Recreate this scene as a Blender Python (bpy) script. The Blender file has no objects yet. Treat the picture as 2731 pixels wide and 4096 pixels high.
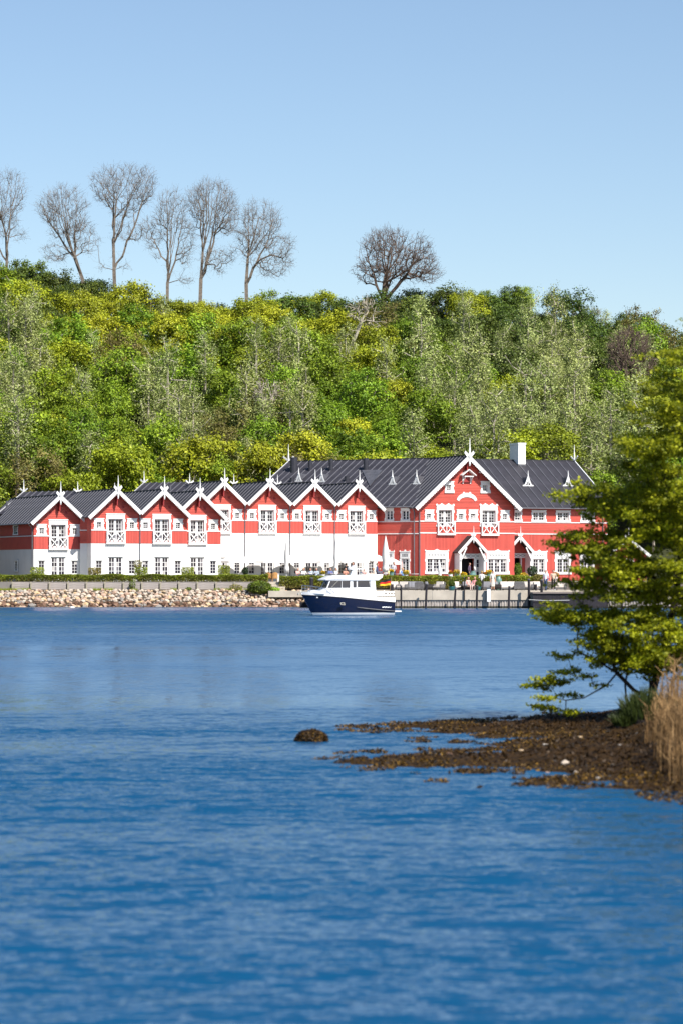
import bpy, bmesh, math, random
import numpy as np
from mathutils import Vector, Matrix

# ------------------------------------------------------------------ camera, sky, sun, exposure
scene = bpy.context.scene
COL = scene.collection
FPX, CXP, YH, CH = 11400.0, 1365.5, 2284.0, 3.3      # focal length, centre column and horizon row of the 2731x4096 photo, eye height (m)
cam_data = bpy.data.cameras.new('camera')
cam = bpy.data.objects.new('camera', cam_data)
COL.objects.link(cam)
scene.camera = cam
cam.location = (0, 0, CH)
cam.rotation_euler = (math.radians(90), 0, 0)
cam_data.sensor_fit = 'VERTICAL'
cam_data.sensor_height = 36.0
cam_data.sensor_width = 24.0
cam_data.lens = FPX / 4096 * 36.0
cam_data.shift_y = (YH - 2048) / 4096
cam_data.clip_start = 0.5
cam_data.clip_end = 6000
cam_data.dof.use_dof = True
cam_data.dof.focus_distance = 262
cam_data.dof.aperture_fstop = 2.0

SUN_AZ, SUN_EL = math.radians(38), math.radians(47)    # azimuth: to the right of straight behind the camera
world = bpy.data.worlds.new('World')
scene.world = world
world.use_nodes = True
wn, wl = world.node_tree.nodes, world.node_tree.links
bg = wn['Background']
sky = wn.new('ShaderNodeTexSky')
sky.sky_type = 'NISHITA'
sky.sun_disc = False
sky.sun_elevation = SUN_EL
# sun stands at compass direction (sin az, -cos az)
sky.sun_rotation = math.pi - SUN_AZ
sky.altitude = 0
sky.air_density = 1.0
sky.dust_density = 0.25
sky.ozone_density = 5.5
hs = wn.new('ShaderNodeHueSaturation')
hs.inputs['Saturation'].default_value = 1.0
wl.new(sky.outputs[0], hs.inputs['Color'])
tint = wn.new('ShaderNodeMix'); tint.data_type = 'RGBA'; tint.blend_type = 'MULTIPLY'; tint.inputs[0].default_value = 1.0
tint.inputs[7].default_value = (1.13, 1.01, 0.92, 1)     # camera white balance, even over the whole sky
wl.new(hs.outputs[0], tint.inputs[6])
wl.new(tint.outputs[2], bg.inputs['Color'])
bg.inputs['Strength'].default_value = 0.096
sun_d = bpy.data.lights.new('sun', 'SUN')
sun_d.energy = 5.0
sun_d.angle = math.radians(0.5)
sun_d.color = (1.0, 0.95, 0.88)
sun = bpy.data.objects.new('sun', sun_d)
COL.objects.link(sun)
sdir = Vector((math.sin(SUN_AZ) * math.cos(SUN_EL), -math.cos(SUN_AZ) * math.cos(SUN_EL), math.sin(SUN_EL)))
sun.rotation_euler = (-sdir).to_track_quat('-Z', 'Y').to_euler()
sun.location = (60, -60, 120)
scene.view_settings.view_transform = 'Standard'
scene.view_settings.look = 'None'
scene.view_settings.gamma = 1.0
scene.view_settings.use_curve_mapping = False
scene.view_settings.exposure = 0.62
scene.render.engine = 'CYCLES'

R = random.Random(11)
RNG = np.random.default_rng(5)

# ------------------------------------------------------------------ helpers
def at(px, py, Y):
    return Vector(((px - CXP) * Y / FPX, Y, CH + (YH - py) * Y / FPX))

def ground_at(px, py, z):
    Y = (CH - z) * FPX / (py - YH)
    return Vector(((px - CXP) * Y / FPX, Y, z))

WM = {}
def link(o, parent=None, W=None):
    W = W if W is not None else Matrix.Identity(4)
    COL.objects.link(o)
    if parent is not None:
        o.parent = parent
        o.matrix_local = WM[parent.name].inverted() @ W
    else:
        o.matrix_local = W
    WM[o.name] = W.copy()
    return o

def empty(name, loc, rz=0.0, label=None, cat=None, group=None):
    o = bpy.data.objects.new(name, None)
    o.empty_display_size = 0.3
    link(o, None, Matrix.Translation(loc) @ Matrix.Rotation(rz, 4, 'Z'))
    tag(o, label, cat, group)
    return o

def tag(o, label=None, cat=None, group=None, kind=None):
    if label: o['label'] = label
    if cat: o['category'] = cat
    if group: o['group'] = group
    if kind: o['kind'] = kind
    return o

def copy_tree(src, W):
    """copy a thing with its parts and sub-parts; W = world matrix of the copy"""
    c = src.copy()
    COL.objects.link(c)
    c.matrix_local = W
    WM[c.name] = W.copy()
    for ch in src.children:
        d = ch.copy(); COL.objects.link(d); d.parent = c
        d.matrix_parent_inverse = ch.matrix_parent_inverse.copy()
        d.matrix_basis = ch.matrix_basis.copy()
        WM[d.name] = W @ ch.matrix_local
        for g in ch.children:
            e = g.copy(); COL.objects.link(e); e.parent = d
            e.matrix_basis = g.matrix_basis.copy()
    return c

class MB:
    def __init__(s):
        s.v = []; s.f = []; s.m = []
    def quad(s, a, b, c, d, m=0):
        n = len(s.v); s.v += [tuple(a), tuple(b), tuple(c), tuple(d)]; s.f.append((n, n+1, n+2, n+3)); s.m.append(m); return s
    def tri(s, a, b, c, m=0):
        n = len(s.v); s.v += [tuple(a), tuple(b), tuple(c)]; s.f.append((n, n+1, n+2)); s.m.append(m); return s
    def box(s, x0, x1, y0, y1, z0, z1, m=0):
        n = len(s.v)
        s.v += [(x0,y0,z0),(x1,y0,z0),(x1,y1,z0),(x0,y1,z0),(x0,y0,z1),(x1,y0,z1),(x1,y1,z1),(x0,y1,z1)]
        for q in ((0,3,2,1),(4,5,6,7),(0,1,5,4),(1,2,6,5),(2,3,7,6),(3,0,4,7)):
            s.f.append(tuple(n+i for i in q)); s.m.append(m)
        return s
    def pbox(s, o, a, b, c, m=0):
        """parallelepiped at o with edge vectors a, b, c"""
        o, a, b, c = Vector(o), Vector(a), Vector(b), Vector(c)
        if a.cross(b).dot(c) < 0: a, b = b, a
        n = len(s.v)
        s.v += [tuple(p) for p in (o, o+a, o+a+b, o+b, o+c, o+a+c, o+a+b+c, o+b+c)]
        for q in ((0,3,2,1),(4,5,6,7),(0,1,5,4),(1,2,6,5),(2,3,7,6),(3,0,4,7)):
            s.f.append(tuple(n+i for i in q)); s.m.append(m)
        return s
    def bar(s, p, q, w, d, up=(0,0,1), m=0):
        """bar from p to q, width w (in plane perpendicular to up-ish), depth d along `up`"""
        p, q, up = Vector(p), Vector(q), Vector(up)
        ax = q - p
        side = ax.cross(up).normalized() * w
        dn = side.cross(ax).normalized() * d
        return s.pbox(p - side/2 - dn/2, ax, side, dn, m)
    def prism(s, pts, dv, m=0):
        """polygon pts (3d, planar) extruded by vector dv"""
        dv = Vector(dv); n = len(s.v); k = len(pts)
        s.v += [tuple(p) for p in pts] + [tuple(Vector(p) + dv) for p in pts]
        nrm = Vector((0,0,0))
        for i in range(k):
            nrm += Vector(pts[i]).cross(Vector(pts[(i+1) % k]))
        if nrm.dot(dv) > 0:
            s.f.append(tuple(n+i for i in reversed(range(k)))); s.f.append(tuple(n+k+i for i in range(k)))
            for i in range(k):
                j = (i+1) % k; s.f.append((n+i, n+j, n+k+j, n+k+i))
        else:
            s.f.append(tuple(n+i for i in range(k))); s.f.append(tuple(n+k+i for i in reversed(range(k))))
            for i in range(k):
                j = (i+1) % k; s.f.append((n+j, n+i, n+k+i, n+k+j))
        s.m += [m] * (k + 2)
        return s
    def tube(s, pts, rad, sides=6, m=0, cap=True):
        pts = [Vector(p) for p in pts]; k = len(pts)
        if not hasattr(rad, '__len__'): rad = [rad] * k
        n = len(s.v)
        ref = Vector((0.13, 0.21, 1)) if abs((pts[-1]-pts[0]).normalized().z) < 0.9 else Vector((1, 0.1, 0.05))
        for i, p in enumerate(pts):
            d = (pts[min(i+1, k-1)] - pts[max(i-1, 0)]).normalized()
            u = d.cross(ref).normalized(); w = d.cross(u)
            for j in range(sides):
                a = 2*math.pi*j/sides
                s.v.append(tuple(p + (u*math.cos(a) + w*math.sin(a))*rad[i]))
        for i in range(k-1):
            for j in range(sides):
                j2 = (j+1) % sides
                s.f.append((n+i*sides+j, n+i*sides+j2, n+(i+1)*sides+j2, n+(i+1)*sides+j)); s.m.append(m)
        if cap:
            s.f.append(tuple(n+j for j in reversed(range(sides)))); s.m.append(m)
            s.f.append(tuple(n+(k-1)*sides+j for j in range(sides))); s.m.append(m)
        return s
    def lathe(s, prof, c=(0,0,0), sides=12, m=0):
        n = len(s.v)
        for r, z in prof:
            for j in range(sides):
                a = 2*math.pi*j/sides
                s.v.append((c[0]+r*math.cos(a), c[1]+r*math.sin(a), c[2]+z))
        for i in range(len(prof)-1):
            for j in range(sides):
                j2 = (j+1) % sides
                s.f.append((n+i*sides+j, n+i*sides+j2, n+(i+1)*sides+j2, n+(i+1)*sides+j)); s.m.append(m)
        s.f.append(tuple(n+j for j in reversed(range(sides)))); s.m.append(m)
        s.f.append(tuple(n+(len(prof)-1)*sides+j for j in range(sides))); s.m.append(m)
        return s
    def grid(s, rows, m=0):
        """loft: list of rows of points"""
        n = len(s.v); w = len(rows[0])
        for r in rows: s.v += [tuple(p) for p in r]
        for i in range(len(rows)-1):
            for j in range(w-1):
                s.f.append((n+i*w+j, n+i*w+j+1, n+(i+1)*w+j+1, n+(i+1)*w+j)); s.m.append(m)
        return s
    def mesh(s, name, mats, smooth=False):
        me = bpy.data.meshes.new(name)
        me.from_pydata(s.v, [], s.f)
        if not isinstance(mats, (list, tuple)): mats = [mats]
        for mt in mats: me.materials.append(mt)
        if len(mats) > 1: me.polygons.foreach_set('material_index', s.m)
        if smooth: me.polygons.foreach_set('use_smooth', [True]*len(s.f))
        me.update()
        return me
    def build(s, name, mats, parent=None, W=None, smooth=False):
        o = bpy.data.objects.new(name, s.mesh(name, mats, smooth))
        return link(o, parent, W)

def np_mesh(name, verts, k, mat, smooth=False):
    """verts (n*k,3): faces of k consecutive vertices"""
    verts = np.ascontiguousarray(verts, dtype=np.float32)
    nv = len(verts); nf = nv // k
    me = bpy.data.meshes.new(name)
    me.vertices.add(nv); me.vertices.foreach_set('co', verts.ravel())
    me.loops.add(nv); me.loops.foreach_set('vertex_index', np.arange(nv, dtype=np.int32))
    me.polygons.add(nf)
    me.polygons.foreach_set('loop_start', np.arange(0, nv, k, dtype=np.int32))
    me.polygons.foreach_set('loop_total', np.full(nf, k, dtype=np.int32))
    me.materials.append(mat)
    me.update(calc_edges=True)
    return me

def unit(a):
    return a / np.maximum(np.linalg.norm(a, axis=-1, keepdims=True), 1e-9)

def leaf_verts(rng, c, size, out=None, up=0.5, aspect=0.6):
    """diamond-shaped leaves at centres c (n,3)"""
    n = len(c)
    nrm = rng.normal(size=(n, 3))
    nrm[:, 2] += up * 2
    if out is not None: nrm += out * 1.2
    nrm = unit(nrm)
    r = rng.normal(size=(n, 3))
    a = unit(np.cross(nrm, r)); b = np.cross(nrm, a)
    sz = size * rng.uniform(0.6, 1.35, size=(n, 1))
    a = a * sz; b = b * sz * aspect
    fold = nrm * sz * 0.18
    v = np.stack([c + a, c + b - fold, c - a, c - b - fold], axis=1)
    return v.reshape(-1, 3)

def nz(p, s=1.0, seed=0):
    from mathutils import noise
    return noise.noise(Vector((p[0]*s + seed*17.3, p[1]*s - seed*9.1, p[2]*s + seed*3.7)))

# ------------------------------------------------------------------ materials
def new_mat(name):
    m = bpy.data.materials.new(name); m.use_nodes = True
    return m, m.node_tree.nodes, m.node_tree.links, m.node_tree.nodes['Principled BSDF']

def mat(name, col, rough=0.6, var=0.12, scale=3.0, bump=0.0, bscale=20.0, metal=0.0, spec=0.4, col2=None, stretch=(1,1,1)):
    m, N, L, B = new_mat(name)
    B.inputs['Roughness'].default_value = rough
    B.inputs['Metallic'].default_value = metal
    B.inputs['Specular IOR Level'].default_value = spec
    tc = N.new('ShaderNodeTexCoord'); mp = N.new('ShaderNodeMapping')
    mp.inputs['Scale'].default_value = stretch
    L.new(tc.outputs['Object'], mp.inputs['Vector'])
    nt = N.new('ShaderNodeTexNoise'); nt.inputs['Scale'].default_value = scale; nt.inputs['Detail'].default_value = 5
    L.new(mp.outputs[0], nt.inputs['Vector'])
    rp = N.new('ShaderNodeValToRGB')
    c2 = col2 if col2 else tuple(c*(1-var*2) for c in col)
    c1 = tuple(min(1, c*(1+var*0.6)) for c in col)
    rp.color_ramp.elements[0].position = 0.3; rp.color_ramp.elements[1].position = 0.7
    rp.color_ramp.elements[0].color = (*c2, 1); rp.color_ramp.elements[1].color = (*c1, 1)
    L.new(nt.outputs['Fac'], rp.inputs[0]); L.new(rp.outputs[0], B.inputs['Base Color'])
    if bump > 0:
        n2 = N.new('ShaderNodeTexNoise'); n2.inputs['Scale'].default_value = bscale; n2.inputs['Detail'].default_value = 4
        L.new(mp.outputs[0], n2.inputs['Vector'])
        bp = N.new('ShaderNodeBump'); bp.inputs['Strength'].default_value = bump; bp.inputs['Distance'].default_value = 0.05
        L.new(n2.outputs['Fac'], bp.inputs['Height']); L.new(bp.outputs[0], B.inputs['Normal'])
    return m

def plank_mat(name, col, axis, period, var=0.1):
    """painted boards: fine joints as relief and board-to-board tone"""
    m, N, L, B = new_mat(name)
    B.inputs['Roughness'].default_value = 0.55
    tc = N.new('ShaderNodeTexCoord'); sx = N.new('ShaderNodeSeparateXYZ')
    L.new(tc.outputs['Object'], sx.inputs[0])
    mu = N.new('ShaderNodeMath'); mu.operation = 'MULTIPLY'; mu.inputs[1].default_value = 1/period
    L.new(sx.outputs[axis], mu.inputs[0])
    fl = N.new('ShaderNodeMath'); fl.operation = 'FLOOR'; L.new(mu.outputs[0], fl.inputs[0])
    fr = N.new('ShaderNodeMath'); fr.operation = 'FRACT'; L.new(mu.outputs[0], fr.inputs[0])
    wh = N.new('ShaderNodeTexWhiteNoise'); wh.noise_dimensions = '1D'; L.new(fl.outputs[0], wh.inputs['W'])
    nt = N.new('ShaderNodeTexNoise'); nt.inputs['Scale'].default_value = 1.3; nt.inputs['Detail'].default_value = 6
    L.new(tc.outputs['Object'], nt.inputs['Vector'])
    ad = N.new('ShaderNodeMath'); ad.operation = 'ADD'; L.new(wh.outputs['Value'], ad.inputs[0]); L.new(nt.outputs['Fac'], ad.inputs[1])
    rp = N.new('ShaderNodeValToRGB')
    rp.color_ramp.elements[0].position = 0.25; rp.color_ramp.elements[1].position = 1.0
    h = N.new('ShaderNodeMath'); h.operation = 'MULTIPLY'; h.inputs[1].default_value = 0.62; L.new(ad.outputs[0], h.inputs[0])
    rp.color_ramp.elements[0].color = (*[c*(1-2*var) for c in col], 1); rp.color_ramp.elements[1].color = (*[min(1, c*(1+var)) for c in col], 1)
    L.new(h.outputs[0], rp.inputs[0]); L.new(rp.outputs[0], B.inputs['Base Color'])
    br = N.new('ShaderNodeValToRGB'); br.color_ramp.elements[0].position = 0.0; br.color_ramp.elements[1].position = 0.18
    L.new(fr.outputs[0], br.inputs[0])
    bp = N.new('ShaderNodeBump'); bp.inputs['Strength'].default_value = 0.9; bp.inputs['Distance'].default_value = 0.03
    L.new(br.outputs[0], bp.inputs['Height']); L.new(bp.outputs[0], B.inputs['Normal'])
    return m

def leaf_mat(name, ca, cb, trans=0.22, obvar=0.25, rough=0.55, clump=0.8):
    m, N, L, B = new_mat(name)
    out = N['Material Output']
    geo = N.new('ShaderNodeNewGeometry'); oi = N.new('ShaderNodeObjectInfo')
    rp = N.new('ShaderNodeValToRGB')
    rp.color_ramp.elements[0].color = (*ca, 1); rp.color_ramp.elements[1].color = (*cb, 1)
    L.new(geo.outputs['Random Per Island'], rp.inputs[0])
    hsv = N.new('ShaderNodeHueSaturation')
    mr = N.new('ShaderNodeMapRange'); mr.inputs[3].default_value = 1-obvar; mr.inputs[4].default_value = 1+obvar
    L.new(oi.outputs['Random'], mr.inputs[0]); L.new(mr.outputs[0], hsv.inputs['Value'])
    mh = N.new('ShaderNodeMapRange'); mh.inputs[3].default_value = 0.5-0.008*(obvar/0.25); mh.inputs[4].default_value = 0.5+0.022*(obvar/0.25)
    wn_ = N.new('ShaderNodeTexWhiteNoise'); wn_.noise_dimensions = '1D'; L.new(oi.outputs['Random'], wn_.inputs['W'])
    L.new(wn_.outputs['Value'], mh.inputs[0]); L.new(mh.outputs[0], hsv.inputs['Hue'])
    tcn = N.new('ShaderNodeTexCoord'); nzn = N.new('ShaderNodeTexNoise'); nzn.inputs['Scale'].default_value = clump; nzn.inputs['Detail'].default_value = 3
    L.new(tcn.outputs['Object'], nzn.inputs['Vector'])
    mrn = N.new('ShaderNodeMapRange'); mrn.inputs[1].default_value = .32; mrn.inputs[2].default_value = .68; mrn.inputs[3].default_value = .55; mrn.inputs[4].default_value = 1.25; L.new(nzn.outputs['Fac'], mrn.inputs[0])
    mlt = N.new('ShaderNodeVectorMath'); mlt.operation = 'SCALE'; L.new(rp.outputs[0], mlt.inputs[0]); L.new(mrn.outputs[0], mlt.inputs['Scale'])
    L.new(mlt.outputs[0], hsv.inputs['Color'])
    L.new(hsv.outputs[0], B.inputs['Base Color'])
    B.inputs['Roughness'].default_value = rough; B.inputs['Specular IOR Level'].default_value = 0.3
    tr = N.new('ShaderNodeBsdfTranslucent'); L.new(hsv.outputs[0], tr.inputs['Color'])
    mx = N.new('ShaderNodeMixShader'); mx.inputs[0].default_value = trans
    L.new(B.outputs[0], mx.inputs[1]); L.new(tr.outputs[0], mx.inputs[2]); L.new(mx.outputs[0], out.inputs['Surface'])
    return m

M = {}
M['white'] = mat('white_paint', (0.80, 0.80, 0.78), 0.5, 0.03)
M['plaster'] = mat('white_plaster', (0.80, 0.79, 0.76), 0.85, 0.04, 0.7, 0.15, 12)
M['red_h'] = plank_mat('red_boards_lying', (0.58, 0.088, 0.062), 2, 0.16)
M['red_v'] = plank_mat('red_boards_upright', (0.55, 0.080, 0.058), 0, 0.16)
M['red_dark'] = mat('red_trim', (0.34, 0.035, 0.035), 0.6, 0.1)
M['roof'] = mat('dark_roofing_felt', (0.036, 0.034, 0.043), 0.62, 0.18, 0.9, 0.1, 30)
M['rib'] = mat('roof_seam', (0.15, 0.15, 0.17), 0.5, 0.1)
M['zinc'] = mat('zinc_grey', (0.12, 0.12, 0.135), 0.45, 0.15, 2, metal=0.3)
M['pipe'] = mat('zinc_downpipe', (0.20, 0.20, 0.22), 0.4, 0.1, metal=0.4)
M['ventpipe'] = mat('charcoal_vent', (0.035, 0.035, 0.045), 0.5, 0.1)
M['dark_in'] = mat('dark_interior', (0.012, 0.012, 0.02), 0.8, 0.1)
m, N, L, B = new_mat('window_glass')
B.inputs['Base Color'].default_value = (0.018, 0.016, 0.028, 1); B.inputs['Roughness'].default_value = 0.06; B.inputs['Specular IOR Level'].default_value = 0.5
oi = N.new('ShaderNodeObjectInfo'); rp = N.new('ShaderNodeValToRGB'); rp.color_ramp.interpolation = 'CONSTANT'
rp.color_ramp.elements[0].color = (0.014, 0.012, 0.026, 1); rp.color_ramp.elements[1].position = 0.80; rp.color_ramp.elements[1].color = (0.16, 0.15, 0.17, 1)
e_ = rp.color_ramp.elements.new(0.92); e_.color = (0.40, 0.38, 0.37, 1)
L.new(oi.outputs['Random'], rp.inputs[0]); L.new(rp.outputs[0], B.inputs['Base Color'])
M['glass'] = m
M['taupe'] = mat('taupe_plinth', (0.46, 0.40, 0.35), 0.85, 0.06)
M['porch_roof'] = mat('brown_wood_shingle', (0.05, 0.04, 0.04), 0.8, 0.3, 8)
M['concrete'] = mat('quay_concrete', (0.50, 0.44, 0.36), 0.85, 0.10, 1.2, 0.2, 8)
M['piling'] = mat('sheet_piling_pale', (0.46, 0.41, 0.37), 0.8, 0.18, 3, col2=(0.28, 0.24, 0.21))
M['algae'] = mat('algae_stain', (0.055, 0.048, 0.022), 0.8, 0.3, 5)
M['post'] = mat('tarred_timber', (0.022, 0.018, 0.024), 0.7, 0.3, 5, stretch=(1,1,0.2))
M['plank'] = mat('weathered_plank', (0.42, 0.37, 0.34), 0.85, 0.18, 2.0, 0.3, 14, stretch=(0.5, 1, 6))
M['plank_post'] = mat('weathered_post', (0.40, 0.36, 0.28), 0.85, 0.2, 3)
M['paving'] = mat('terrace_paving', (0.22, 0.20, 0.18), 0.85, 0.1, 1.5)
M['soil'] = mat('hill_soil', (0.035, 0.040, 0.012), 0.95, 0.3, 0.3)
M['canvas'] = mat('white_canvas', (0.78, 0.76, 0.72), 0.8, 0.04)
M['navy'] = mat('navy_gelcoat', (0.005, 0.010, 0.040), 0.15, 0.05, spec=0.6)
M['gel'] = mat('white_gelcoat', (0.82, 0.82, 0.83), 0.2, 0.02, spec=0.5)
M['steel'] = mat('stainless_rail', (0.6, 0.6, 0.62), 0.2, 0.03, metal=0.9)
M['rubber'] = mat('grey_rubber', (0.10, 0.10, 0.11), 0.6, 0.1)
m, N, L, B = new_mat('boat_window')
B.inputs['Base Color'].default_value = (0.03, 0.035, 0.05, 1); B.inputs['Roughness'].default_value = 0.03; B.inputs['Specular IOR Level'].default_value = 0.8
M['bglass'] = m
# ------------------------------------------------------------------ water
def water_material():
    m, N, L, B = new_mat('fjord_water')
    B.inputs['Base Color'].default_value = (0.003, 0.054, 0.132, 1)
    B.inputs['Roughness'].default_value = 0.04
    B.inputs['IOR'].default_value = 1.40
    tc = N.new('ShaderNodeTexCoord')
    def noise(scale, stretch, detail=3, rough=0.5):
        mp = N.new('ShaderNodeMapping'); mp.inputs['Scale'].default_value = stretch
        L.new(tc.outputs['Object'], mp.inputs['Vector'])
        n = N.new('ShaderNodeTexNoise'); n.inputs['Scale'].default_value = scale; n.inputs['Detail'].default_value = detail; n.inputs['Roughness'].default_value = rough
        L.new(mp.outputs[0], n.inputs['Vector']); return n
    def centred(n, k):
        s = N.new('ShaderNodeVectorMath'); s.operation = 'SUBTRACT'; s.inputs[1].default_value = (0.5, 0.5, 0.5); L.new(n.outputs['Color'], s.inputs[0])
        c = N.new('ShaderNodeVectorMath'); c.operation = 'MULTIPLY'; c.inputs[1].default_value = k; L.new(s.outputs[0], c.inputs[0]); return c
    r1 = centred(noise(3.6, (0.6, 1.1, 1), 4, 0.65), (0.8, 2.2, 0))      # short wind ripples
    r2 = centred(noise(0.9, (0.5, 1.2, 1), 3), (0.4, 1.6, 0))             # longer undulation
    r3 = centred(noise(12.0, (.8, 1, 1), 2), (0.4, 0.6, 0))
    a = N.new('ShaderNodeVectorMath'); L.new(r1.outputs[0], a.inputs[0]); L.new(r2.outputs[0], a.inputs[1])
    a2 = N.new('ShaderNodeVectorMath'); L.new(a.outputs[0], a2.inputs[0]); L.new(r3.outputs[0], a2.inputs[1])
    # wind waves: the faces turned to the open fjord are the steep ones
    sp = N.new('ShaderNodeSeparateXYZ'); L.new(a2.outputs[0], sp.inputs[0])
    ab = N.new('ShaderNodeMath'); ab.operation = 'ABSOLUTE'; L.new(sp.outputs['Y'], ab.inputs[0])
    ng = N.new('ShaderNodeMath'); ng.operation = 'MULTIPLY_ADD'; ng.inputs[1].default_value = -1.0; ng.inputs[2].default_value = 0.0; L.new(ab.outputs[0], ng.inputs[0])
    a2 = N.new('ShaderNodeCombineXYZ'); L.new(sp.outputs['X'], a2.inputs['X']); L.new(ng.outputs[0], a2.inputs['Y'])
    # wind patches: calm slicks lie across the fjord, breeze ruffles the rest
    sx = N.new('ShaderNodeSeparateXYZ'); L.new(tc.outputs['Object'], sx.inputs[0])
    wob = noise(0.05, (0.5, 1.0, 1), 4)
    dw = N.new('ShaderNodeMath'); dw.operation = 'MULTIPLY_ADD'; dw.inputs[1].default_value = 60; dw.inputs[2].default_value = -30; L.new(wob.outputs['Fac'], dw.inputs[0])
    yy = N.new('ShaderNodeMath'); L.new(sx.outputs['Y'], yy.inputs[0]); L.new(dw.outputs[0], yy.inputs[1])
    mr = N.new('ShaderNodeMapRange'); mr.inputs[1].default_value = 0; mr.inputs[2].default_value = 280; L.new(yy.outputs[0], mr.inputs[0])
    cr = N.new('ShaderNodeValToRGB'); e = cr.color_ramp.elements
    stops = [(0.0, 1.3), (0.12, 1.4), (0.18, 1.3), (0.25, 0.16), (0.40, 0.08), (0.50, 0.25), (0.62, .75), (0.85, .8), (0.93, 0.45), (1.0, 0.2)]
    e[0].position, e[0].color = stops[0][0], (stops[0][1],)*3 + (1,)
    e[1].position, e[1].color = stops[-1][0], (stops[-1][1],)*3 + (1,)
    for p, v in stops[1:-1]:
        q = e.new(p); q.color = (v, v, v, 1)
    L.new(mr.outputs[0], cr.inputs[0])
    gu1 = noise(0.16, (0.35, 1.0, 1), 4, .6); gm = N.new('ShaderNodeMapRange'); gm.inputs[1].default_value = .3; gm.inputs[2].default_value = .7; gm.inputs[3].default_value = .2; gm.inputs[4].default_value = 1.6; L.new(gu1.outputs['Fac'], gm.inputs[0])
    gx = N.new('ShaderNodeMath'); gx.operation = 'MULTIPLY'; L.new(cr.outputs[0], gx.inputs[0]); L.new(gm.outputs[0], gx.inputs[1])
    sc = N.new('ShaderNodeVectorMath'); sc.operation = 'SCALE'; L.new(a2.outputs[0], sc.inputs[0]); L.new(gx.outputs[0], sc.inputs['Scale'])
    ad = N.new('ShaderNodeVectorMath'); ad.inputs[1].default_value = (0, 0, 1); L.new(sc.outputs[0], ad.inputs[0])
    bi = N.new('ShaderNodeMath'); bi.operation = 'MULTIPLY_ADD'; bi.inputs[1].default_value = -0.00118; bi.inputs[2].default_value = 0.045; L.new(sx.outputs['Y'], bi.inputs[0])
    bm_ = N.new('ShaderNodeMath'); bm_.operation = 'MAXIMUM'; bm_.inputs[1].default_value = -0.075; L.new(bi.outputs[0], bm_.inputs[0])
    bc = N.new('ShaderNodeCombineXYZ'); L.new(bm_.outputs[0], bc.inputs['Y'])
    ad2 = N.new('ShaderNodeVectorMath'); L.new(ad.outputs[0], ad2.inputs[0]); L.new(bc.outputs[0], ad2.inputs[1])
    nm = N.new('ShaderNodeVectorMath'); nm.operation = 'NORMALIZE'; L.new(ad2.outputs[0], nm.inputs[0])
    L.new(nm.outputs[0], B.inputs['Normal'])
    return m
M['water'] = water_material()
w = MB().quad((-900, -200, 0), (900, -200, 0), (900, 300, 0), (-900, 300, 0)).build('water', M['water'])
tag(w, kind='structure')

# ------------------------------------------------------------------ hill terrain
TOPS = [(-400, 1040), (0, 1060), (200, 1110), (300, 1160), (600, 1190), (800, 1235), (900, 1250), (1000, 1205), (1200, 1205), (1400, 1190),
        (1500, 1215), (1650, 1190), (1800, 1165), (1900, 1195), (2070, 1160), (2150, 1215), (2350, 1225), (2450, 1290), (2530, 1265), (2620, 1320), (2731, 1330), (3200, 1420)]
def interp(tab, x):
    if x <= tab[0][0]: return tab[0][1]
    for (a, b), (c, d) in zip(tab, tab[1:]):
        if x <= c: return b + (d-b)*(x-a)/(c-a)
    return tab[-1][1]
GZ = 2.3                                             # terrace level
YB, YC = 306.0, 394.0
def crest_z(X):
    px = CXP + X*FPX/YC
    return CH + (YH - interp(TOPS, px))*YC/FPX - 6.0
def hz(X, Y):
    v = (Y - YB)/(YC - YB)
    c = crest_z(X)
    if v <= 0: return GZ - 0.02
    if v >= 1: return c - 0.05*(Y - YC)
    return GZ + (c - GZ)*(v**0.88)
mb = MB(); rows = []
for Y in list(np.linspace(306, 394, 30)) + [405, 430, 480, 600]:
    rows.append([(X, Y, hz(X, Y) + (0.5*nz((X, Y, 0), 0.15) if 310 < Y else 0)) for X in np.linspace(-110, 120, 70)])
mb.grid(rows)
tag(mb.build('hillside', M['soil'], smooth=True), kind='structure')

# ------------------------------------------------------------------ terrace and bank ground
QX0 = (1238 - CXP)*254/FPX                           # left end of the quay
YQ = 254.0                                           # quay front
QZ = 1.55
mb = MB()
mb.box(-110, 120, 265.3, 306.2, -1, GZ)              # upper terrace, its front face is the retaining edge
tag(mb.build('terrace', M['paving']), kind='structure')
mb = MB()
mb.grid([[(X, 265.29, 1.62 + 0.04*nz((X, 1, 0), 1.0)) for X in np.linspace(-110, QX0 + 0.6, 80)],
         [(X, 264.3, 1.50 + 0.05*nz((X, 2, 0), 1.0)) for X in np.linspace(-110, QX0 + 0.6, 80)],
         [(X, 262.9, 0.75 + 0.05*nz((X, 3, 0), 1.0)) for X in np.linspace(-110, QX0 + 0.6, 80)],
         [(X, 261.0, -0.25) for X in np.linspace(-110, QX0 + 0.6, 80)]])
M['bank'] = mat('bank_earth', (0.10, 0.075, 0.05), 0.9, 0.3, 1.5, 0.3, 10)
tag(mb.build('shore_bank', M['bank']), kind='structure')

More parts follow.
